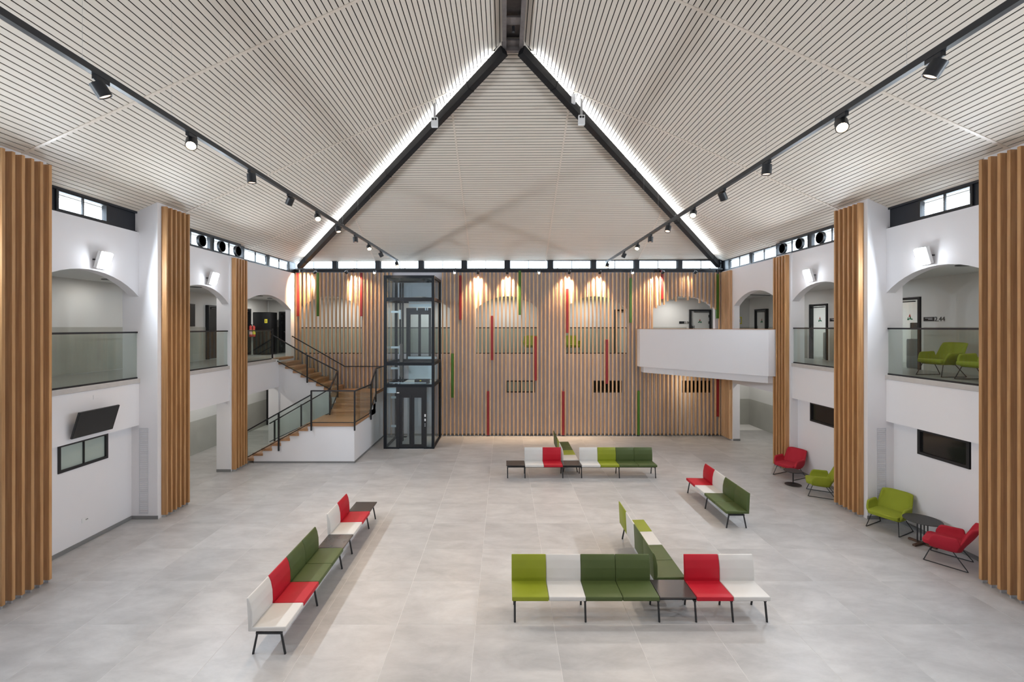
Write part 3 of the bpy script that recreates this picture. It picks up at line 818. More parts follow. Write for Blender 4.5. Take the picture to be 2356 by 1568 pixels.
posts([(-8.45, yb1, .25, 1.12), (-7.47, yb1, .80, 1.72), (-6.42, yb1, 1.33, 2.32)])
rail([(-8.62, yb1, 1.02), (-6.42, yb1, 2.28), (-6.44, 17.66, 2.86), (-7.64, 17.70, 3.47), (-9.0, 17.62, 4.28)])
rail([(-8.62, yb1, .35), (-6.42, yb1, 1.40), (-6.44, 17.66, 2.0), (-7.64, 17.70, 2.62), (-8.85, 17.66, 3.28)], .03, .025, 'bottom_rail')
gpane((-8.42, yb1), (-7.5, yb1), .45, 1.08, .92, 1.62)
gpane((-7.44, yb1), (-6.45, yb1), .94, 1.66, 1.40, 2.22)
gpane((-6.44, 16.84), (-6.44, 17.60), 1.46, 2.28, 1.95, 2.80)
posts([(-6.44, 17.66, 1.66, 2.86), (-7.64, 17.70, 2.40, 3.47), (-8.93, 17.58, 3.36, 4.50)])
gpane((-6.5, 17.70), (-7.60, 17.70), 2.04, 2.84, 2.60, 3.42)
gpane((-7.68, 17.70), (-8.86, 17.66), 2.66, 3.46, 3.26, 4.16)
rail([(-9.1, 18.88, 4.37), (-6.61, 18.93, 2.93), (-5.05, 18.93, 2.93)], .035, .035, 'wall_handrail')

# ------------------------------------------------------------------ lift
EX0, EX1, EY0, EY1 = -4.52, -2.62, 17.1, 18.95
el = thing('elevator', 'glass passenger lift shaft in dark steel frame beside the timber staircase', 'elevator', (0, 0, 0))
for (x, y) in ((EX0, EY0), (EX1 - .1, EY0), (EX0, EY1 - .1), (EX1 - .1, EY1 - .1)):
    MB().box(x, x + .1, y, y + .1, 0, 6.50).build('post', 'elevator_steel', el)
ZL = ((6.40, 6.50), (5.55, 5.67), (3.12, 3.24), (2.31, 2.41), (0, .05))
for (z0, z1) in ZL:
    MB().box(EX0 + .1, EX1 - .1, EY0 + .005, EY0 + .09, z0, z1).build('beam', 'elevator_steel', el)
    MB().box(EX0 + .1, EX1 - .1, EY1 - .09, EY1 - .005, z0, z1).build('beam', 'elevator_steel', el)
    for x in (EX0 + .005, EX1 - .095):
        MB().box(x, x + .09, EY0 + .1, EY1 - .1, z0, z1).build('beam', 'elevator_steel', el)
MB().box(EX0 + .02, EX1 - .02, EY0 + .02, EY1 - .02, 6.46, 6.49).build('roof_panel', 'elevator_steel', el)
for (z0, z1) in ((5.67, 6.40), (3.24, 5.55), (2.41, 3.12)):
    MB().box(EX0 + .1, EX1 - .1, EY0 + .04, EY0 + .052, z0, z1).build('glass_panel', 'lift_glass', el)
for (z0, z1) in ((5.67, 6.40), (3.24, 5.55), (2.41, 3.12), (.05, 2.31)):
    for x in (EX0 + .04, EX1 - .052):
        MB().box(x, x + .012, EY0 + .1, EY1 - .1, z0, z1).build('glass_panel', 'lift_glass', el)
MB().box(EX0 + .1, EX1 - .1, EY1 - .06, EY1 - .048, 5.67, 6.40).build('glass_panel', 'lift_glass', el)
# ground portal: x positions of jambs
PX = lambda px: (px - 1160) / 1050 * 17.1
dL0, dL1, dR0, dR1 = PX(911), PX(919), PX(975), PX(981)
po = MB().box(dL0, dL1, EY0 + .01, EY0 + .09, 0, 2.31).box(dR0, dR1, EY0 + .01, EY0 + .09, 0, 2.31).box(dL1, dR0, EY0 + .01, EY0 + .09, 2.03, 2.31)
po.build('door_portal', 'black_steel', el)
MB().box(EX0 + .1, dL0, EY0 + .04, EY0 + .052, .05, 2.31).build('glass_panel', 'lift_glass', el)
MB().box(dR1, EX1 - .1, EY0 + .04, EY0 + .052, .05, 2.31).build('glass_panel', 'lift_glass', el)
def lift_door(x0, x1, y, z0, z1, fw=.09, bot=.14, dk='black_steel'):
    b = MB().box(x0, x0 + fw, y, y + .04, z0, z1).box(x1 - fw, x1, y, y + .04, z0, z1).box(x0 + fw, x1 - fw, y, y + .04, z0, z0 + bot).box(x0 + fw, x1 - fw, y, y + .04, z1 - .12, z1)
    d = b.build('door', dk, el)
    MB().box(x0 + fw, x1 - fw, y + .014, y + .024, z0 + bot, z1 - .12).build('pane', 'lift_glass', d)
xm = (dL1 + dR0) / 2
lift_door(dL1 + .005, xm - .003, EY0 + .03, .02, 2.03)
lift_door(xm + .003, dR0 - .005, EY0 + .03, .02, 2.03)
MB().box(dL1, dR0, EY0 - .04, EY0 + .01, 0, .012).build('threshold', 'aluminium', el)
cp = MB().box(dR0 + .015, dR1 - .015, EY0 + .0, EY0 + .01, .78, 1.35).build('call_panel', 'black_steel', el)
MB().box(dR0 + .025, dR1 - .02, EY0 - .006, EY0, 1.20, 1.30).build('indicator', 'white_plastic', cp)
MB().box(dR0 + .025, dR1 - .02, EY0 - .006, EY0, 1.04, 1.13).build('display', 'white_plastic', cp)
for z in (.86, .93): MB(Matrix.Translation(((dR0 + dR1) / 2, EY0, z)) @ Matrix.Rotation(PI / 2, 4, 'X')).lathe([(.022, 0), (.022, .01), (.001, .011)], n=12).build('button', 'aluminium', cp)
MB().box(dL0 + .03, dL0 + .12, EY0 + .002, EY0 + .01, 2.08, 2.12).build('sticker', 'white_plastic', el)
# upper door on the gallery side
ux0, ux1 = (935 - 1160) / 1050 * 18.9, (992 - 1160) / 1050 * 18.9
b = MB().box(ux0, ux0 + .12, EY1 - .085, EY1 - .02, 3.24, 5.35).box(ux1 - .05, ux1, EY1 - .085, EY1 - .02, 3.24, 5.35).box(ux0 + .12, ux1 - .05, EY1 - .085, EY1 - .02, 5.2, 5.35)
b.build('door_portal', 'elevator_steel', el)
um = (ux0 + .12 + ux1 - .05) / 2
lift_door(ux0 + .12, um - .002, EY1 - .07, 3.26, 5.2, fw=.05, bot=.1, dk='elevator_steel')
lift_door(um + .002, ux1 - .05, EY1 - .07, 3.26, 5.2, fw=.05, bot=.1, dk='elevator_steel')
# shaft machinery
for x in (PX(908), PX(914)):
    MB().box(x - .03, x + .03, 18.0, 18.08, .05, 6.3).build('guide_rail', 'elevator_steel', el)
for z in (5.12, 3.72, 2.9, 1.75, .62):
    MB().box(EX0 + .06, PX(908), 17.98, 18.04, z, z + .08).build('rail_bracket', 'pale_metal', el)
    MB().box(PX(906), PX(910), 17.95, 18.0, z - .25, z + .12).build('bracket_plate', 'pale_metal', el)
MB().box(PX(921), EX1 - .12, 18.62, 18.7, 5.38, 5.52).box(PX(921), EX1 - .12, 18.6, 18.66, 5.54, 5.6).build('door_header', 'pale_metal', el)
for px in (942, 963, 968, 988): MB().box(PX(px) - .02, PX(px) + .02, 18.6, 18.64, 5.24, 5.38).build('roller', 'pale_metal', el)
MB().box(PX(919), EX1 - .12, 18.6, 18.66, 3.26, 3.36).build('upper_sill', 'pale_metal', el)
MB().tube([(PX(912), 17.9, 2.6), (PX(912), 17.9, 3.9)], .06, 12).build('hydraulic_ram', 'dark_steel', el, smooth=True)
MB().box(PX(919), EX1 - .12, 18.74, 18.78, 2.42, 3.12).build('shaft_panel', 'pale_metal', el)
car = MB().box(PX(917), EX1 - .14, EY0 + .14, EY1 - .2, .02, .1).build('car_floor', 'car_floor', el)
MB().box(PX(917), EX1 - .14, EY0 + .14, EY1 - .2, 2.34, 2.40).build('car_roof', 'pale_metal', el)
MB().box(PX(917), EX1 - .14, EY1 - .24, EY1 - .22, .1, 2.3).build('car_wall', 'lift_glass', el)
for x in (PX(917), EX1 - .19): MB().box(x, x + .05, EY1 - .28, EY1 - .22, .1, 2.3).build('car_post', 'aluminium', el)
MB().box(PX(950), PX(983), EY0 + .3, EY0 + .6, 2.40, 2.56).build('control_box', 'black_steel', el)
MB().box(PX(962), PX(966), EY0 + .295, EY0 + .3, 2.5, 2.54).build('warning_label', 'yellow_paper', el)
MB().box(PX(892), PX(978), EY0 + .2, EY0 + .26, 2.43, 2.46).build('roof_rail', 'pale_metal', el)
MB().box(PX(888), PX(910), EY0 + .12, EY0 + .2, 2.07, 2.28).build('junction_box', 'pale_metal', el)

# ------------------------------------------------------------------ benches
CM = {'W': 'white_leather', 'R': 'red_leather', 'L': 'lime_leather', 'G': 'green_leather'}
SWD = .570
seat_cache = {}
def seat_mesh(c):
    if ('s', c) not in seat_cache:
        b = MB()
        w = SWD / 2 - .002
        b.hexa([(-w, 0, .335), (w, 0, .335), (w, .50, .335), (-w, .50, .335), (-w, 0, .405), (w, 0, .405), (w, .50, .395), (-w, .50, .395)])
        seat_cache[('s', c)] = b.mesh('seat', CM[c], bevel=.014, seg=3, smooth=True, sharp=60)
        b = MB()
        prof = [(.475, .335), (.462, .45), (.468, .60), (.492, .72), (.525, .80), (.548, .80), (.535, .55), (.525, .335)]
        b.prism([(-w, y, z) for (y, z) in prof], (2 * w, 0, 0))
        seat_cache[('b', c)] = b.mesh('backrest', CM[c], bevel=.010, seg=2, smooth=True, sharp=50)
    return seat_cache[('s', c)], seat_cache[('b', c)]
def bench_run(t, M, seq, legs_at):
    """seq of W/R/L/G seats and T tables along local x from 0; front at local y = 0"""
    x = 0.0
    xs = [0.0]
    for ch in seq:
        if ch == 'T':
            MB(M).box(x + .004, x + SWD - .004, .0, .50, .375, .397).build('table_top', 'table_dark', t, bevel=.005, seg=1)
        else:
            sm, bm_ = seat_mesh(ch)
            for nm, me in (('seat', sm), ('backrest', bm_)):
                o = link(nm, me, t); o.matrix_local = M @ Matrix.Translation((x + SWD / 2, 0, 0))
        x += SWD; xs.append(x)
    b = MB(M).box(.04, x - .04, .10, .15, .30, .333).box(.04, x - .04, .36, .41, .30, .333)
    b.build('beam', 'black_steel', t)
    for i in legs_at:
        lx = xs[i] + (.045 if i == 0 else -.045 if i == len(seq) else 0)
        MB(M).box(lx - .02, lx + .02, .07, .43, .285, .315).build('crossbar', 'black_steel', t)
        for (ya, yb) in ((.085, .03), (.415, .475)):
            MB(M).tube([(lx, ya, .31), (lx, ya + (yb - ya) * .12, .27), (lx, yb, .012), (lx, yb, 0)], .016, 8).build('leg', 'black_steel', t, smooth=True)
def place(x, y, rz): return Matrix.Translation((x, y, 0)) @ Matrix.Rotation(rz, 4, 'Z')
# left bench, faces right: local x -> +Y
t = thing('modular_bench', 'long modular bench left of the hall, two black tables between white, red and green seats', 'bench', (-3.03, 6.33, 0))
bench_run(t, place(0, 0, PI / 2), 'WRGGTWRT', [0, 2, 4, 5, 7, 8])
# front bench: T shape
t = thing('modular_bench', 'nearest T-shaped modular bench, lime, white, green and red seats facing the camera', 'bench', (.12, 7.03, 0))
bench_run(t, place(0, 0, 0), 'LWGGTRW', [0, 2, 4, 5, 6, 7])
bench_run(t, place(2.90, .56, PI / 2), 'GGWL', [0, 2, 4])
# back bench
t = thing('modular_bench', 'far T-shaped modular bench near slatted wall, with black table at its left end', 'bench', (.06, 13.75, 0))
bench_run(t, place(0, 0, 0), 'TWRTWLGG', [0, 1, 3, 4, 6, 8])
bench_run(t, place(2.27, .56, PI / 2), 'WLGG', [0, 2, 4])
# right bench, faces left: local x -> -Y
t = thing('modular_bench', 'short free-standing four-seat bench with red, white and two green seats', 'bench', (5.02, 12.60, 0))
bench_run(t, place(0, 0, -PI / 2), 'RWGG', [0, 2, 4])

# ------------------------------------------------------------------ lounge chairs
def shell_mesh(m):
    vv = []; fs = []
    n, rows = 60, 7
    def c(v, p): return math.copysign(abs(v) ** p, v)
    for i in range(n + 1):
        a = -118 + 236 * i / n           # degrees from the back
        th = math.radians(90 - a)
        A = abs(a)
        if A < 42: h = .80
        elif A < 57: h = .80 - .32 * (0.5 - 0.5 * math.cos(PI * (A - 42) / 15))
        elif A < 70: h = .48 + .11 * (0.5 - 0.5 * math.cos(PI * (A - 57) / 13))
        elif A < 102: h = .59 - .02 * (A - 70) / 32
        else: h = .57 - .14 * ((A - 102) / 16) ** 1.5
        if A < 10: h += 0
        px = c(math.cos(th), .55); py = c(math.sin(th), .62)
        if py < 0: py *= 1.15
        for j in range(rows + 1):
            q = j / rows
            z = .29 + (h - .29) * q
            f = .80 + .20 * math.sin(min(1, q * 1.25) * PI / 2)
            back = max(0, math.cos(math.radians(min(90, A))))
            x = .368 * px * f * (1 + .03 * (z - .5) * (A > 45))
            y = .30 * py * (f if A < 80 else .9 + .1 * f) + back * .20 * max(0, z - .38) / .42 - .02
            vv.append((x, y, z))
    R_ = rows + 1
    for i in range(n):
        for j in range(rows):
            fs.append((i * R_ + j, (i + 1) * R_ + j, (i + 1) * R_ + j + 1, i * R_ + j + 1))
    bot = [i * R_ for i in range(n + 1)]
    k = len(vv)
    for i in bot:
        p = vv[i]; vv.append((p[0] * .55, p[1] * .55, .275))
    for i in range(n):
        fs.append((bot[i + 1], bot[i], k + i, k + i + 1))
    cc = len(vv); vv.append((0, -.02, .275))
    for i in range(n): fs.append((k + i + 1, k + i, cc))
    fs.append((k, k + n, cc)); fs.append((bot[0], bot[n], k + n, k))
    me = bpy.data.meshes.new('shell'); me.from_pydata(vv, [], fs)
    bm = bmesh.new(); bm.from_mesh(me)
    bmesh.ops.recalc_face_normals(bm, faces=bm.faces)
    r = bmesh.ops.solidify(bm, geom=list(bm.faces), thickness=.045)
    bmesh.ops.recalc_face_normals(bm, faces=bm.faces)
    bmesh.ops.smooth_vert(bm, verts=bm.verts, factor=.35, use_axis_x=True, use_axis_y=True, use_axis_z=True)
    bm.to_mesh(me); bm.free(); me.shade_smooth()
    me.materials.append(MATS[m])
    return me
chair_cache = {}
def lounge(label, x, y, f, colm, z=0, group='lounge chairs'):
    t = thing('lounge_chair', label, 'chair', (x, y, z), math.atan2(f[0], -f[1]), group)
    if colm not in chair_cache:
        cu = MB()
        pl = [(-.29, -.30), (-.22, -.345), (.22, -.345), (.29, -.30), (.30, .10), (.24, .20), (-.24, .20), (-.30, .10)]
        cu.prism([(a, b_, .325) for (a, b_) in pl], (0, 0, .085))
        chair_cache[colm] = (shell_mesh(colm), cu.mesh('seat_cushion', colm, bevel=.022, seg=3, smooth=True, sharp=70))
    sh, cu = chair_cache[colm]
    link('shell', sh, t); link('seat_cushion', cu, t)
    for s in (-1, 1):
        MB().tube([(s * .25, -.20, .30), (s * .305, -.30, .03), (s * .308, -.308, .012), (s * .308, -.29, .008), (s * .308, .29, .008), (s * .308, .308, .012), (s * .305, .30, .03), (s * .25, .10, .29)], .0085, 8).build('sled_leg', 'black_steel', t, smooth=True)
    MB().tube([(-.27, .19, .16), (.27, .19, .16)], .007, 8).build('stretcher', 'black_steel', t, smooth=True) if 0 else None
    MB().tube([(-.25, .10, .285), (.25, .10, .285)], .008, 8).tube([(-.25, -.20, .29), (.25, -.20, .29)], .008, 8).build('under_bar', 'black_steel', t, smooth=True)
    return t
lounge('red lounge chair farthest along the right wall, behind the small pedestal table', 8.73, 13.96, (-.49, -.22), 'red_fabric')
lounge('lime green lounge chair partly hidden behind the right timber pillar', 8.63, 12.44, (-.50, .29), 'lime_fabric')
lounge('lime green lounge chair in front of the tall vent grille', 8.70, 10.31, (-.56, -.28), 'lime_fabric')
lounge('nearest red lounge chair beside the four-post table', 8.66, 8.90, (-.35, .45), 'red_fabric')
lounge('lime chair on the right gallery behind glass, beside the open office door', 10.50, 10.98, (-1, -.05), 'lime_fabric', ZF + .022, 'gallery lounge chairs')
lounge('lime chair on the right gallery half hidden by the nearest timber pillar', 10.50, 10.02, (-1, .05), 'lime_fabric', ZF + .022, 'gallery lounge chairs')
lounge('lime chair on the back gallery in the middle arch behind slats', 1.22, 20.65, (0, -1), 'lime_fabric', ZF, 'gallery lounge chairs')
lounge('lime chair on the back gallery in the fourth arch behind slats', 3.10, 20.65, (0.1, -1), 'lime_fabric', ZF, 'gallery lounge chairs')
# side tables
t = thing('side_table', 'small round dark pedestal table with disc base in front of far red chair', 'table', (8.37, 13.22, 0))
MB().lathe([(.21, 0), (.215, .006), (.20, .014), (.02, .02)], n=32).build('base', 'table_black', t, smooth=True)
MB().lathe([(.017, .015), (.017, .39)], n=12).build('stem', 'black_steel', t, smooth=True)
MB().lathe([(.02, .385), (.235, .39), (.24, .40), (.235, .408), (.001, .409)], n=40).build('table_top', 'table_black', t, smooth=True)
t = thing('side_table', 'round black table on four thin posts between lime and red chairs', 'table', (8.80, 9.60, 0), .35)
MB().lathe([(.30, .500), (.325, .504), (.327, .512), (.322, .518), (.001, .519)], n=48).build('table_top', 'table_black', t, smooth=True)
for k in range(4):
    a = PI / 4 + k * PI / 2
    MB().tube([(.085 * math.cos(a), .085 * math.sin(a), .04), (.085 * math.cos(a), .085 * math.sin(a), .502)], .011, 10).build('post', 'black_steel', t, smooth=True)
MB().box(-.29, .29, -.03, .03, .0, .042).build('foot_beam', 'table_foot_wood', t, bevel=.008)
MB().box(-.03, .03, -.25, -.031, .0, .042).box(-.03, .03, .031, .25, 0, .042).build('foot_beam', 'table_foot_wood', t, bevel=.008)

# ------------------------------------------------------------------ screens, sockets, gallery objects
t = thing('television', 'black flat television tilted down from the left wall above small window', 'television', (CX - WU, 9.52, 2.6))
tilt = math.atan2(.16, .53)
M = Matrix.Translation((.16, 0, 0)) @ Matrix.Rotation(tilt, 4, 'Y')
MB(M).box(-.02, .02, -.475, .475, -.275, .275).build('casing', 'frame_black', t, bevel=.006)
MB(M).box(.0205, .023, -.465, .465, -.262, .268).build('screen', 'screen_black', t)
MB().box(-.01, .0 + .012, -.15, .15, -.12, .12).bar((.0, -.1, .0), (.15, -.1, .0), .03, .04).bar((.0, .1, .0), (.15, .1, .0), .03, .04).build('wall_bracket', 'black_steel', t)
t = thing('television', 'black flat television on gallery wall seen through second left arch', 'television', (CX - WC2, 15.6, 4.98))
MB().box(.03, .08, -.68, .68, -.40, .40).build('casing', 'frame_black', t, bevel=.006)
MB().box(.0805, .083, -.66, .66, -.38, .385).build('screen', 'screen_black', t)
MB().box(0, .03, -.2, .2, -.15, .15).build('wall_bracket', 'black_steel', t)
t = thing('power_socket', 'white double power socket low on the left wall', 'socket', (CX - WR, 9.63, .5))
MB().box(0, .012, -.075, .075, -.045, .045).build('plate', 'white_plastic', t, bevel=.004)
for y in (.02, .05): MB().box(.012, .014, y - .01, y + .01, -.015, .01).build('socket_hole', 'skirting', t)
t = thing('sensor_plate', 'small pale blank cover plate on the left band wall above the television', 'cover', (CX - WU, 9.68, 3.08))
MB().box(0, .01, -.055, .055, -.045, .045).build('plate', 'white_wall', t, bevel=.003)
t = thing('cabinet', 'black equipment cabinet with yellow label in the gallery corner', 'cabinet', (-10.70, 20.45, ZF))
MB().box(-.38, .38, -.3, .3, 0, 1.86).build('body', 'screen_black', t, bevel=.01)
MB().box(-.37, -.002, -.315, -.301, .02, 1.84).build('cabinet_door', 'frame_black', t)
MB().box(.002, .37, -.315, -.301, .02, 1.84).build('cabinet_door', 'frame_black', t)
MB().box(.13, .25, -.319, -.315, 1.38, 1.55).build('yellow_label', 'yellow_paper', t)
MB().box(.17, .18, -.322, -.319, 1.41, 1.52).box(.195, .205, -.322, -.319, 1.41, 1.52).box(.15, .23, -.322, -.319, 1.46, 1.47).build('label_print', 'frame_black', t)
def extinguisher(x, y, label, band):
    t = thing('fire_extinguisher', label, 'extinguisher', (x, y, ZF + .78), 0, 'fire extinguishers')
    MB().lathe([(.06, 0), (.075, .02), (.075, .38), (.06, .44), (.025, .47), (.025, .50)], n=20).build('cylinder', 'sign_red', t, smooth=True)
    MB().lathe([(.0765, .1), (.0765, .3)], n=20).build('label_band', band, t, smooth=True)
    MB().box(-.02, .06, -.015, .015, .50, .54).build('handle', 'frame_black', t)
    MB().tube([(.02, 0, .51), (.1, -.02, .46), (.09, -.03, .2)], .01, 8).build('hose', 'frame_black', t, smooth=True)
    MB().box(-.12, -.06, -.02, .02, -.02, .3).build('bracket', 'black_steel', t)
extinguisher(-10.98, 19.75, 'red fire extinguisher with pink label, left of the pair by black cabinet', 'pink_label')
extinguisher(-10.98, 20.0, 'red fire extinguisher with yellow label, right of the pair by black cabinet', 'yellow_paper')
t = thing('corner_pipe', 'thin white vertical pipe above the black gallery cabinet', 'pipe', (-11.02, 21.3, 5.2))
MB().tube([(0, 0, 0), (0, 0, .66)], .025, 10).build('pipe', 'white_plastic', t, smooth=True)
t = thing('broom', 'wooden broom leaning against the gallery end wall', 'broom', (-10.74, 21.22, ZF))
MB().tube([(.06, -.3, .08), (0, .16, 1.55)], .013, 8).build('handle', 'tread_wood', t, smooth=True)
MB().box(-.05, .3, -.36, -.28, 0, .07).build('head', 'frame_black', t)
t = thing('air_slot', 'black linear air slot in the gallery ceiling of the far right arch', 'vent', (10.5, 18.9, 5.895))
MB().bar((-.6, -.25, -.008), (.7, .35, -.008), .09, .016).build('grille', 'frame_black', t)
MB().bar((-.6, -.25, -.018), (.7, .35, -.018), .02, .006).build('blade', 'dark_steel', t)
# office contents
t = thing('cabinet', 'low grey office cabinet under the printer', 'cabinet', (12.25, 13.20, ZF))
MB().box(-.3, .3, -.35, .35, 0, .85).build('body', 'cabinet_grey', t, bevel=.008)
MB().box(-.315, -.301, -.34, .34, .03, .82).build('cabinet_door', 'cabinet_grey', t)
t = thing('printer', 'black and white office printer standing on the low grey cabinet', 'printer', (12.25, 13.20, ZF + .85))
MB().box(-.25, .25, -.28, .28, 0, .28).build('body', 'white_plastic', t, bevel=.015)
MB().box(-.26, .26, -.29, .29, .29, .48).build('scanner_unit', 'black_steel', t, bevel=.015)
MB().hexa([(-.34, -.2, .36), (-.26, -.2, .40), (-.26, .0, .40), (-.34, .0, .36), (-.34, -.2, .38), (-.26, -.2, .46), (-.26, .0, .46), (-.34, .0, .38)]).build('control_panel', 'frame_black', t)
t = thing('cabinet', 'tall grey office cabinet behind the glass door', 'cabinet', (12.3, 12.35, ZF))
MB().box(-.3, .3, -.35, .35, 0, .9).build('body', 'cabinet_grey', t, bevel=.008)
MB().box(-.315, -.301, -.34, .34, .03, .87).build('cabinet_door', 'cabinet_grey', t)
t = thing('cabinet', 'grey partition cabinet inside second office door', 'cabinet', (12.4, 17.0, ZF))
MB().box(-.3, .3, -.3, .3, 0, 1.0).build('body', 'cabinet_grey', t, bevel=.008)
MB().box(-.315, -.301, -.29, .29, .03, .97).build('cabinet_door', 'cabinet_grey', t)
# gallery downlights
DL = [(-10.3, 11.9, 5.80, 'left gallery, first'), (-9.55, 14.15, 5.80, 'left gallery, second'), (-9.75, 18.1, 5.80, 'left gallery, third'), (9.9, 9.8, 5.89, 'right gallery, first'),
      (10.2, 13.6, 5.89, 'right gallery, second'), (10.2, 17.2, 5.89, 'right gallery, third'), (-10.0, 8.6, 5.80, 'left gallery, unseen near'),
      (-10.0, 19.6, 5.80, 'left gallery, added to brighten far corner'), (-7.2, 20.4, 5.90, 'back gallery, first arch'), (-3.5, 20.4, 5.90, 'back gallery, second arch'), (.1, 20.4, 5.90, 'back gallery, third arch'), (3.9, 20.4, 5.90, 'back gallery, fourth arch'), (7.6, 20.4, 5.90, 'back gallery, fifth arch')]  # left gallery far corner lamp is an addition that brightens a dim spot
for (x, y, z, w) in DL:
    t = thing('downlight', 'round recessed ceiling downlight over the %s' % w, 'light', (x, y, z - .05 if z < 5.85 else z - .04), 0, 'gallery downlights')
    if z < 5.85: t.location = (x, y, 5.805)
    elif z < 5.9: t.location = (x, y, 5.895)
    else: t.location = (x, y, 5.90)
    MB().lathe([(.10, -.01), (.16, -.014), (.165, -.004), (.165, 0)], n=24).build('trim_ring', 'black_steel', t, smooth=True)
    MB().lathe([(.10, -.006), (.001, -.006)], n=20).build('diffuser', 'downlight_face', t)
    light('downlight_beam', 'AREA', (0, 0, -.05), P_DOWN * (2.6 if y > 18.5 else 1.0), (1, .97, .92), (0, 0, -1), .22, parent=t)
for (x, y, w) in ((-10.1, 12.5, 'left second bay'), (-10.1, 16.4, 'left third bay'), (10.2, 16.9, 'right passage under the balcony'), (10.2, 20.3, 'far right corner, added fill'), (-10.1, 19.8, 'left far corner, added fill')):  # both far corner lamps are added fill for dark corridor walls
    t = thing('downlight', 'round ceiling downlight in the ground corridor, %s' % w, 'light', (x, y, 3.22), 0, 'corridor downlights')
    MB().lathe([(.10, -.01), (.16, -.014), (.165, -.004), (.165, 0)], n=24).build('trim_ring', 'black_steel', t, smooth=True)
    MB().lathe([(.10, -.006), (.001, -.006)], n=20).build('diffuser', 'downlight_face', t)
    light('downlight_beam', 'AREA', (0, 0, -.05), P_DOWN * 2.4, (1, .97, .90), (0, 0, -1), .22, parent=t)
t = thing('downlight', 'recessed downlight under the balcony slab lighting the slatted wall', 'light', (7.3, 18.2, 2.70), 0)
MB().lathe([(.07, -.01), (.10, -.012), (.105, 0)], n=20).build('trim_ring', 'white_plastic', t, smooth=True)
MB().lathe([(.07, -.006), (.001, -.006)], n=20).build('diffuser', 'downlight_face', t)
light('downlight_beam', 'AREA', (0, 0, -.05), 14, (1, .85, .62), (0, .3, -1), .15, parent=t)

# ------------------------------------------------------------------ track lights
ORD = ('first', 'second', 'third', 'fourth', 'fifth', 'sixth', 'seventh', 'eighth', 'ninth', 'tenth', 'eleventh', 'twelfth')
def spot_head(loc, d, label, lit, power, cone=58, r=.072, L=.15, dark_rim=True, group=None, warm=(1, .80, .60)):
    t = thing('track_spotlight', label, 'light', loc, 0, group)
    d = Vector(d).normalized()
    MB().box(-.025, .025, -.085, .085, -.045, 0).build('adaptor', 'black_steel', t)
    MB().tube([(0, 0, -.04), (0, 0, -.075)], .012, 8).build('stem', 'black_steel', t)
    Mx = Matrix.Translation((0, 0, -.062 - r * .9)) @ d.to_track_quat('-Z', 'Y').to_matrix().to_4x4()
    MB(Mx).lathe([(.001, L / 2), (r, L / 2), (r, -L / 2), (r * .86, -L / 2), (r * .80, -L / 2 + .02), (.001, -L / 2 + .021)], n=24).build('housing', 'black_steel', t, smooth=True)
    MB(Mx).lathe([(r * .8, -L / 2 + .012), (.001, -L / 2 + .010)], n=20).build('lens', 'spot_warm' if lit else 'spot_dim', t)
    if power:
        light('spot_beam', 'SPOT', Vector((0, 0, -.062 - r * .9)) + d * (L / 2 + .01), power, warm, d, .05, cone, .6, parent=t)
    return t
for (s, X, Z, ys, lits) in ((-1, -4.4, 7.27, (4.98, 6.42, 7.95, 9.37, 10.77, 12.1, 13.5, 14.86, 16.3, 18.7), (1, 4, 7)),
                            (1, 4.2, 7.20, (4.45, 5.68, 7.3, 8.77, 10.14, 11.7, 13.1, 14.4, 16.0, 18.6), (1, 4, 7))):
    t = thing('lighting_track', 'long black suspended lighting track on the %s side of the roof' % NAME[s], 'track')
    MB().box(X - .032, X + .032, 1.5, 18.85, Z, Z + .07).build('rail', 'black_steel', t)
    for k in range(14):
        y = 2.2 + 1.28 * k
        MB().box(X - .02, X + .02, y - .03, y + .03, Z + .07, Z + .085).build('clip', 'white_plastic', t)
        zc = min(roof_side(s, abs(X - CX)), roof_back(X, YB - y))
        MB().tube([(X, y, Z + .08), (X, y, zc)], .0012, 5).build('hanging_cable', 'aluminium', t)
    for k, y in enumerate(ys):
        lit = k in lits
        if lit: d = (-s * .35, -.62, -.75)
        else:
            d = ((-s * .40, .45, -1), (-s * .30, -.25, -1), (-s * .05, .05, -1), (s * .5, .3, -.8))[k % 4]
        spot_head((X, y, Z), d, '%s track spotlight, %s from the near end of the %s track' % ('lit black' if lit else 'black', ORD[k], NAME[s]), lit, P_TRACK, 62, group='spotlights on the %s track' % NAME[s])
t = thing('lighting_track', 'black lighting track along the top of the slatted back wall', 'track')
MB().box(-8.6, 9.0, YB - .42, YB - .37, 6.93, 6.98).build('rail', 'black_steel', t)
for k in range(9):
    x = -8.3 + 2.1 * k
    MB().box(x - .015, x + .015, YB - .40, YB - .02, 6.98, 7.0).build('wall_arm', 'black_steel', t)
kk = 0
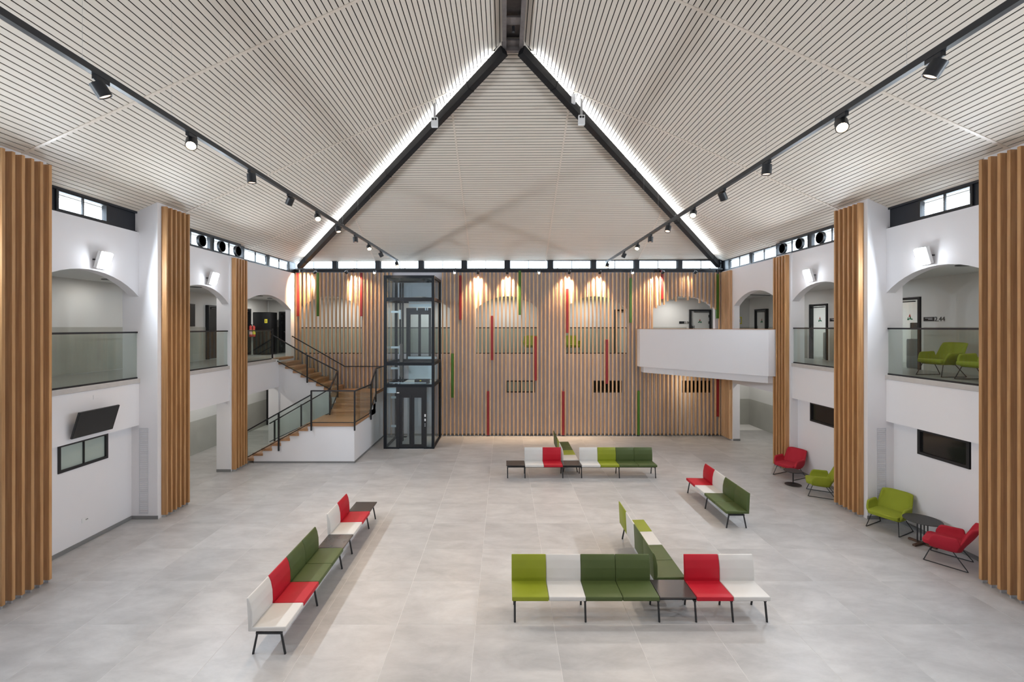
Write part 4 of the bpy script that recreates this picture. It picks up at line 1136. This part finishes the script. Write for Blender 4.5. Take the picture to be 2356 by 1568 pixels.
for (px, lit, tx) in ((725, 0, 668), (797, 0, 825), (862, 1, 0), (1046, 1, 0), (1100, 0, 1097), (1167, 0, 1170), (1240, 1, 0), (1310, 0, 1303), (1380, 0, 1376), (1455, 1, 0), (1525, 0, 1508), (1600, 0, 1570)):
    x = (px - 1160) / 1050 * 18.83
    if lit: d = ((0.05 if px < 1100 else -.05), -1, -.75)
    else:
        d = ((tx - px) / 1050 * 18.8, .40, -.80)
    spot_head((x, YB - .395, 6.93), d, '%s spotlight, %s from the left on the back wall track' % ('lit black' if lit else 'black wall-facing', ORD[kk]), lit, P_TRACK * 1.4 if lit else P_WALLSPOT * (0.08 if px == 1600 else 1), 60 if lit else 86, r=.055, L=.13, group='spotlights on the back wall track', warm=(1, .80, .60) if lit else (1, .70, .42))
    kk += 1
# emergency lights and boxes near the hip beams
for (px, py, y, s) in ((1000, 281, 12.0, -1), (1338, 276, 12.0, 1)):
    x = (px - 1160) / 1050 * y; z = H - (py - 752) / 1050 * y
    t = thing('emergency_light', 'white twin-lamp emergency light hung near the %s hip beam' % NAME[s], 'light', (x, y, z), 0, 'twin-lamp emergency lights')
    MB().box(-.085, .085, -.05, .05, -.13, .12).build('body', 'white_plastic', t, bevel=.01)
    for q in (-.035, .035):
        MB(Matrix.Translation((q, -.05, .06)) @ Matrix.Rotation(PI / 2, 4, 'X')).lathe([(.028, 0), (.028, .012), (.001, .013)], n=14).build('lamp', 'frame_black', t)
    zc = roof_back(x, YB - y)
    MB().box(-.03, .03, .0, .01, .12, zc - z).build('hanging_strap', 'aluminium', t)
for (px, py, y, w, s) in ((1027, 230, 12.1, .06, -1), (1318, 228, 11.9, .13, 1)):
    x = (px - 1160) / 1050 * y; z = H - (py - 752) / 1050 * y
    t = thing('junction_box', 'small white box hung under the %s hip beam' % NAME[s], 'box', (x, y, z), 0, 'white boxes under the hip beams')
    MB().box(-w / 2, w / 2, -.04, .04, -.12, .12).build('body', 'white_plastic', t, bevel=.008)
    zc = roof_back(x, YB - y)
    MB().tube([(0, 0, .11), (0, 0, zc - z)], .008, 8).build('conduit_pipe', 'white_plastic', t, smooth=True)
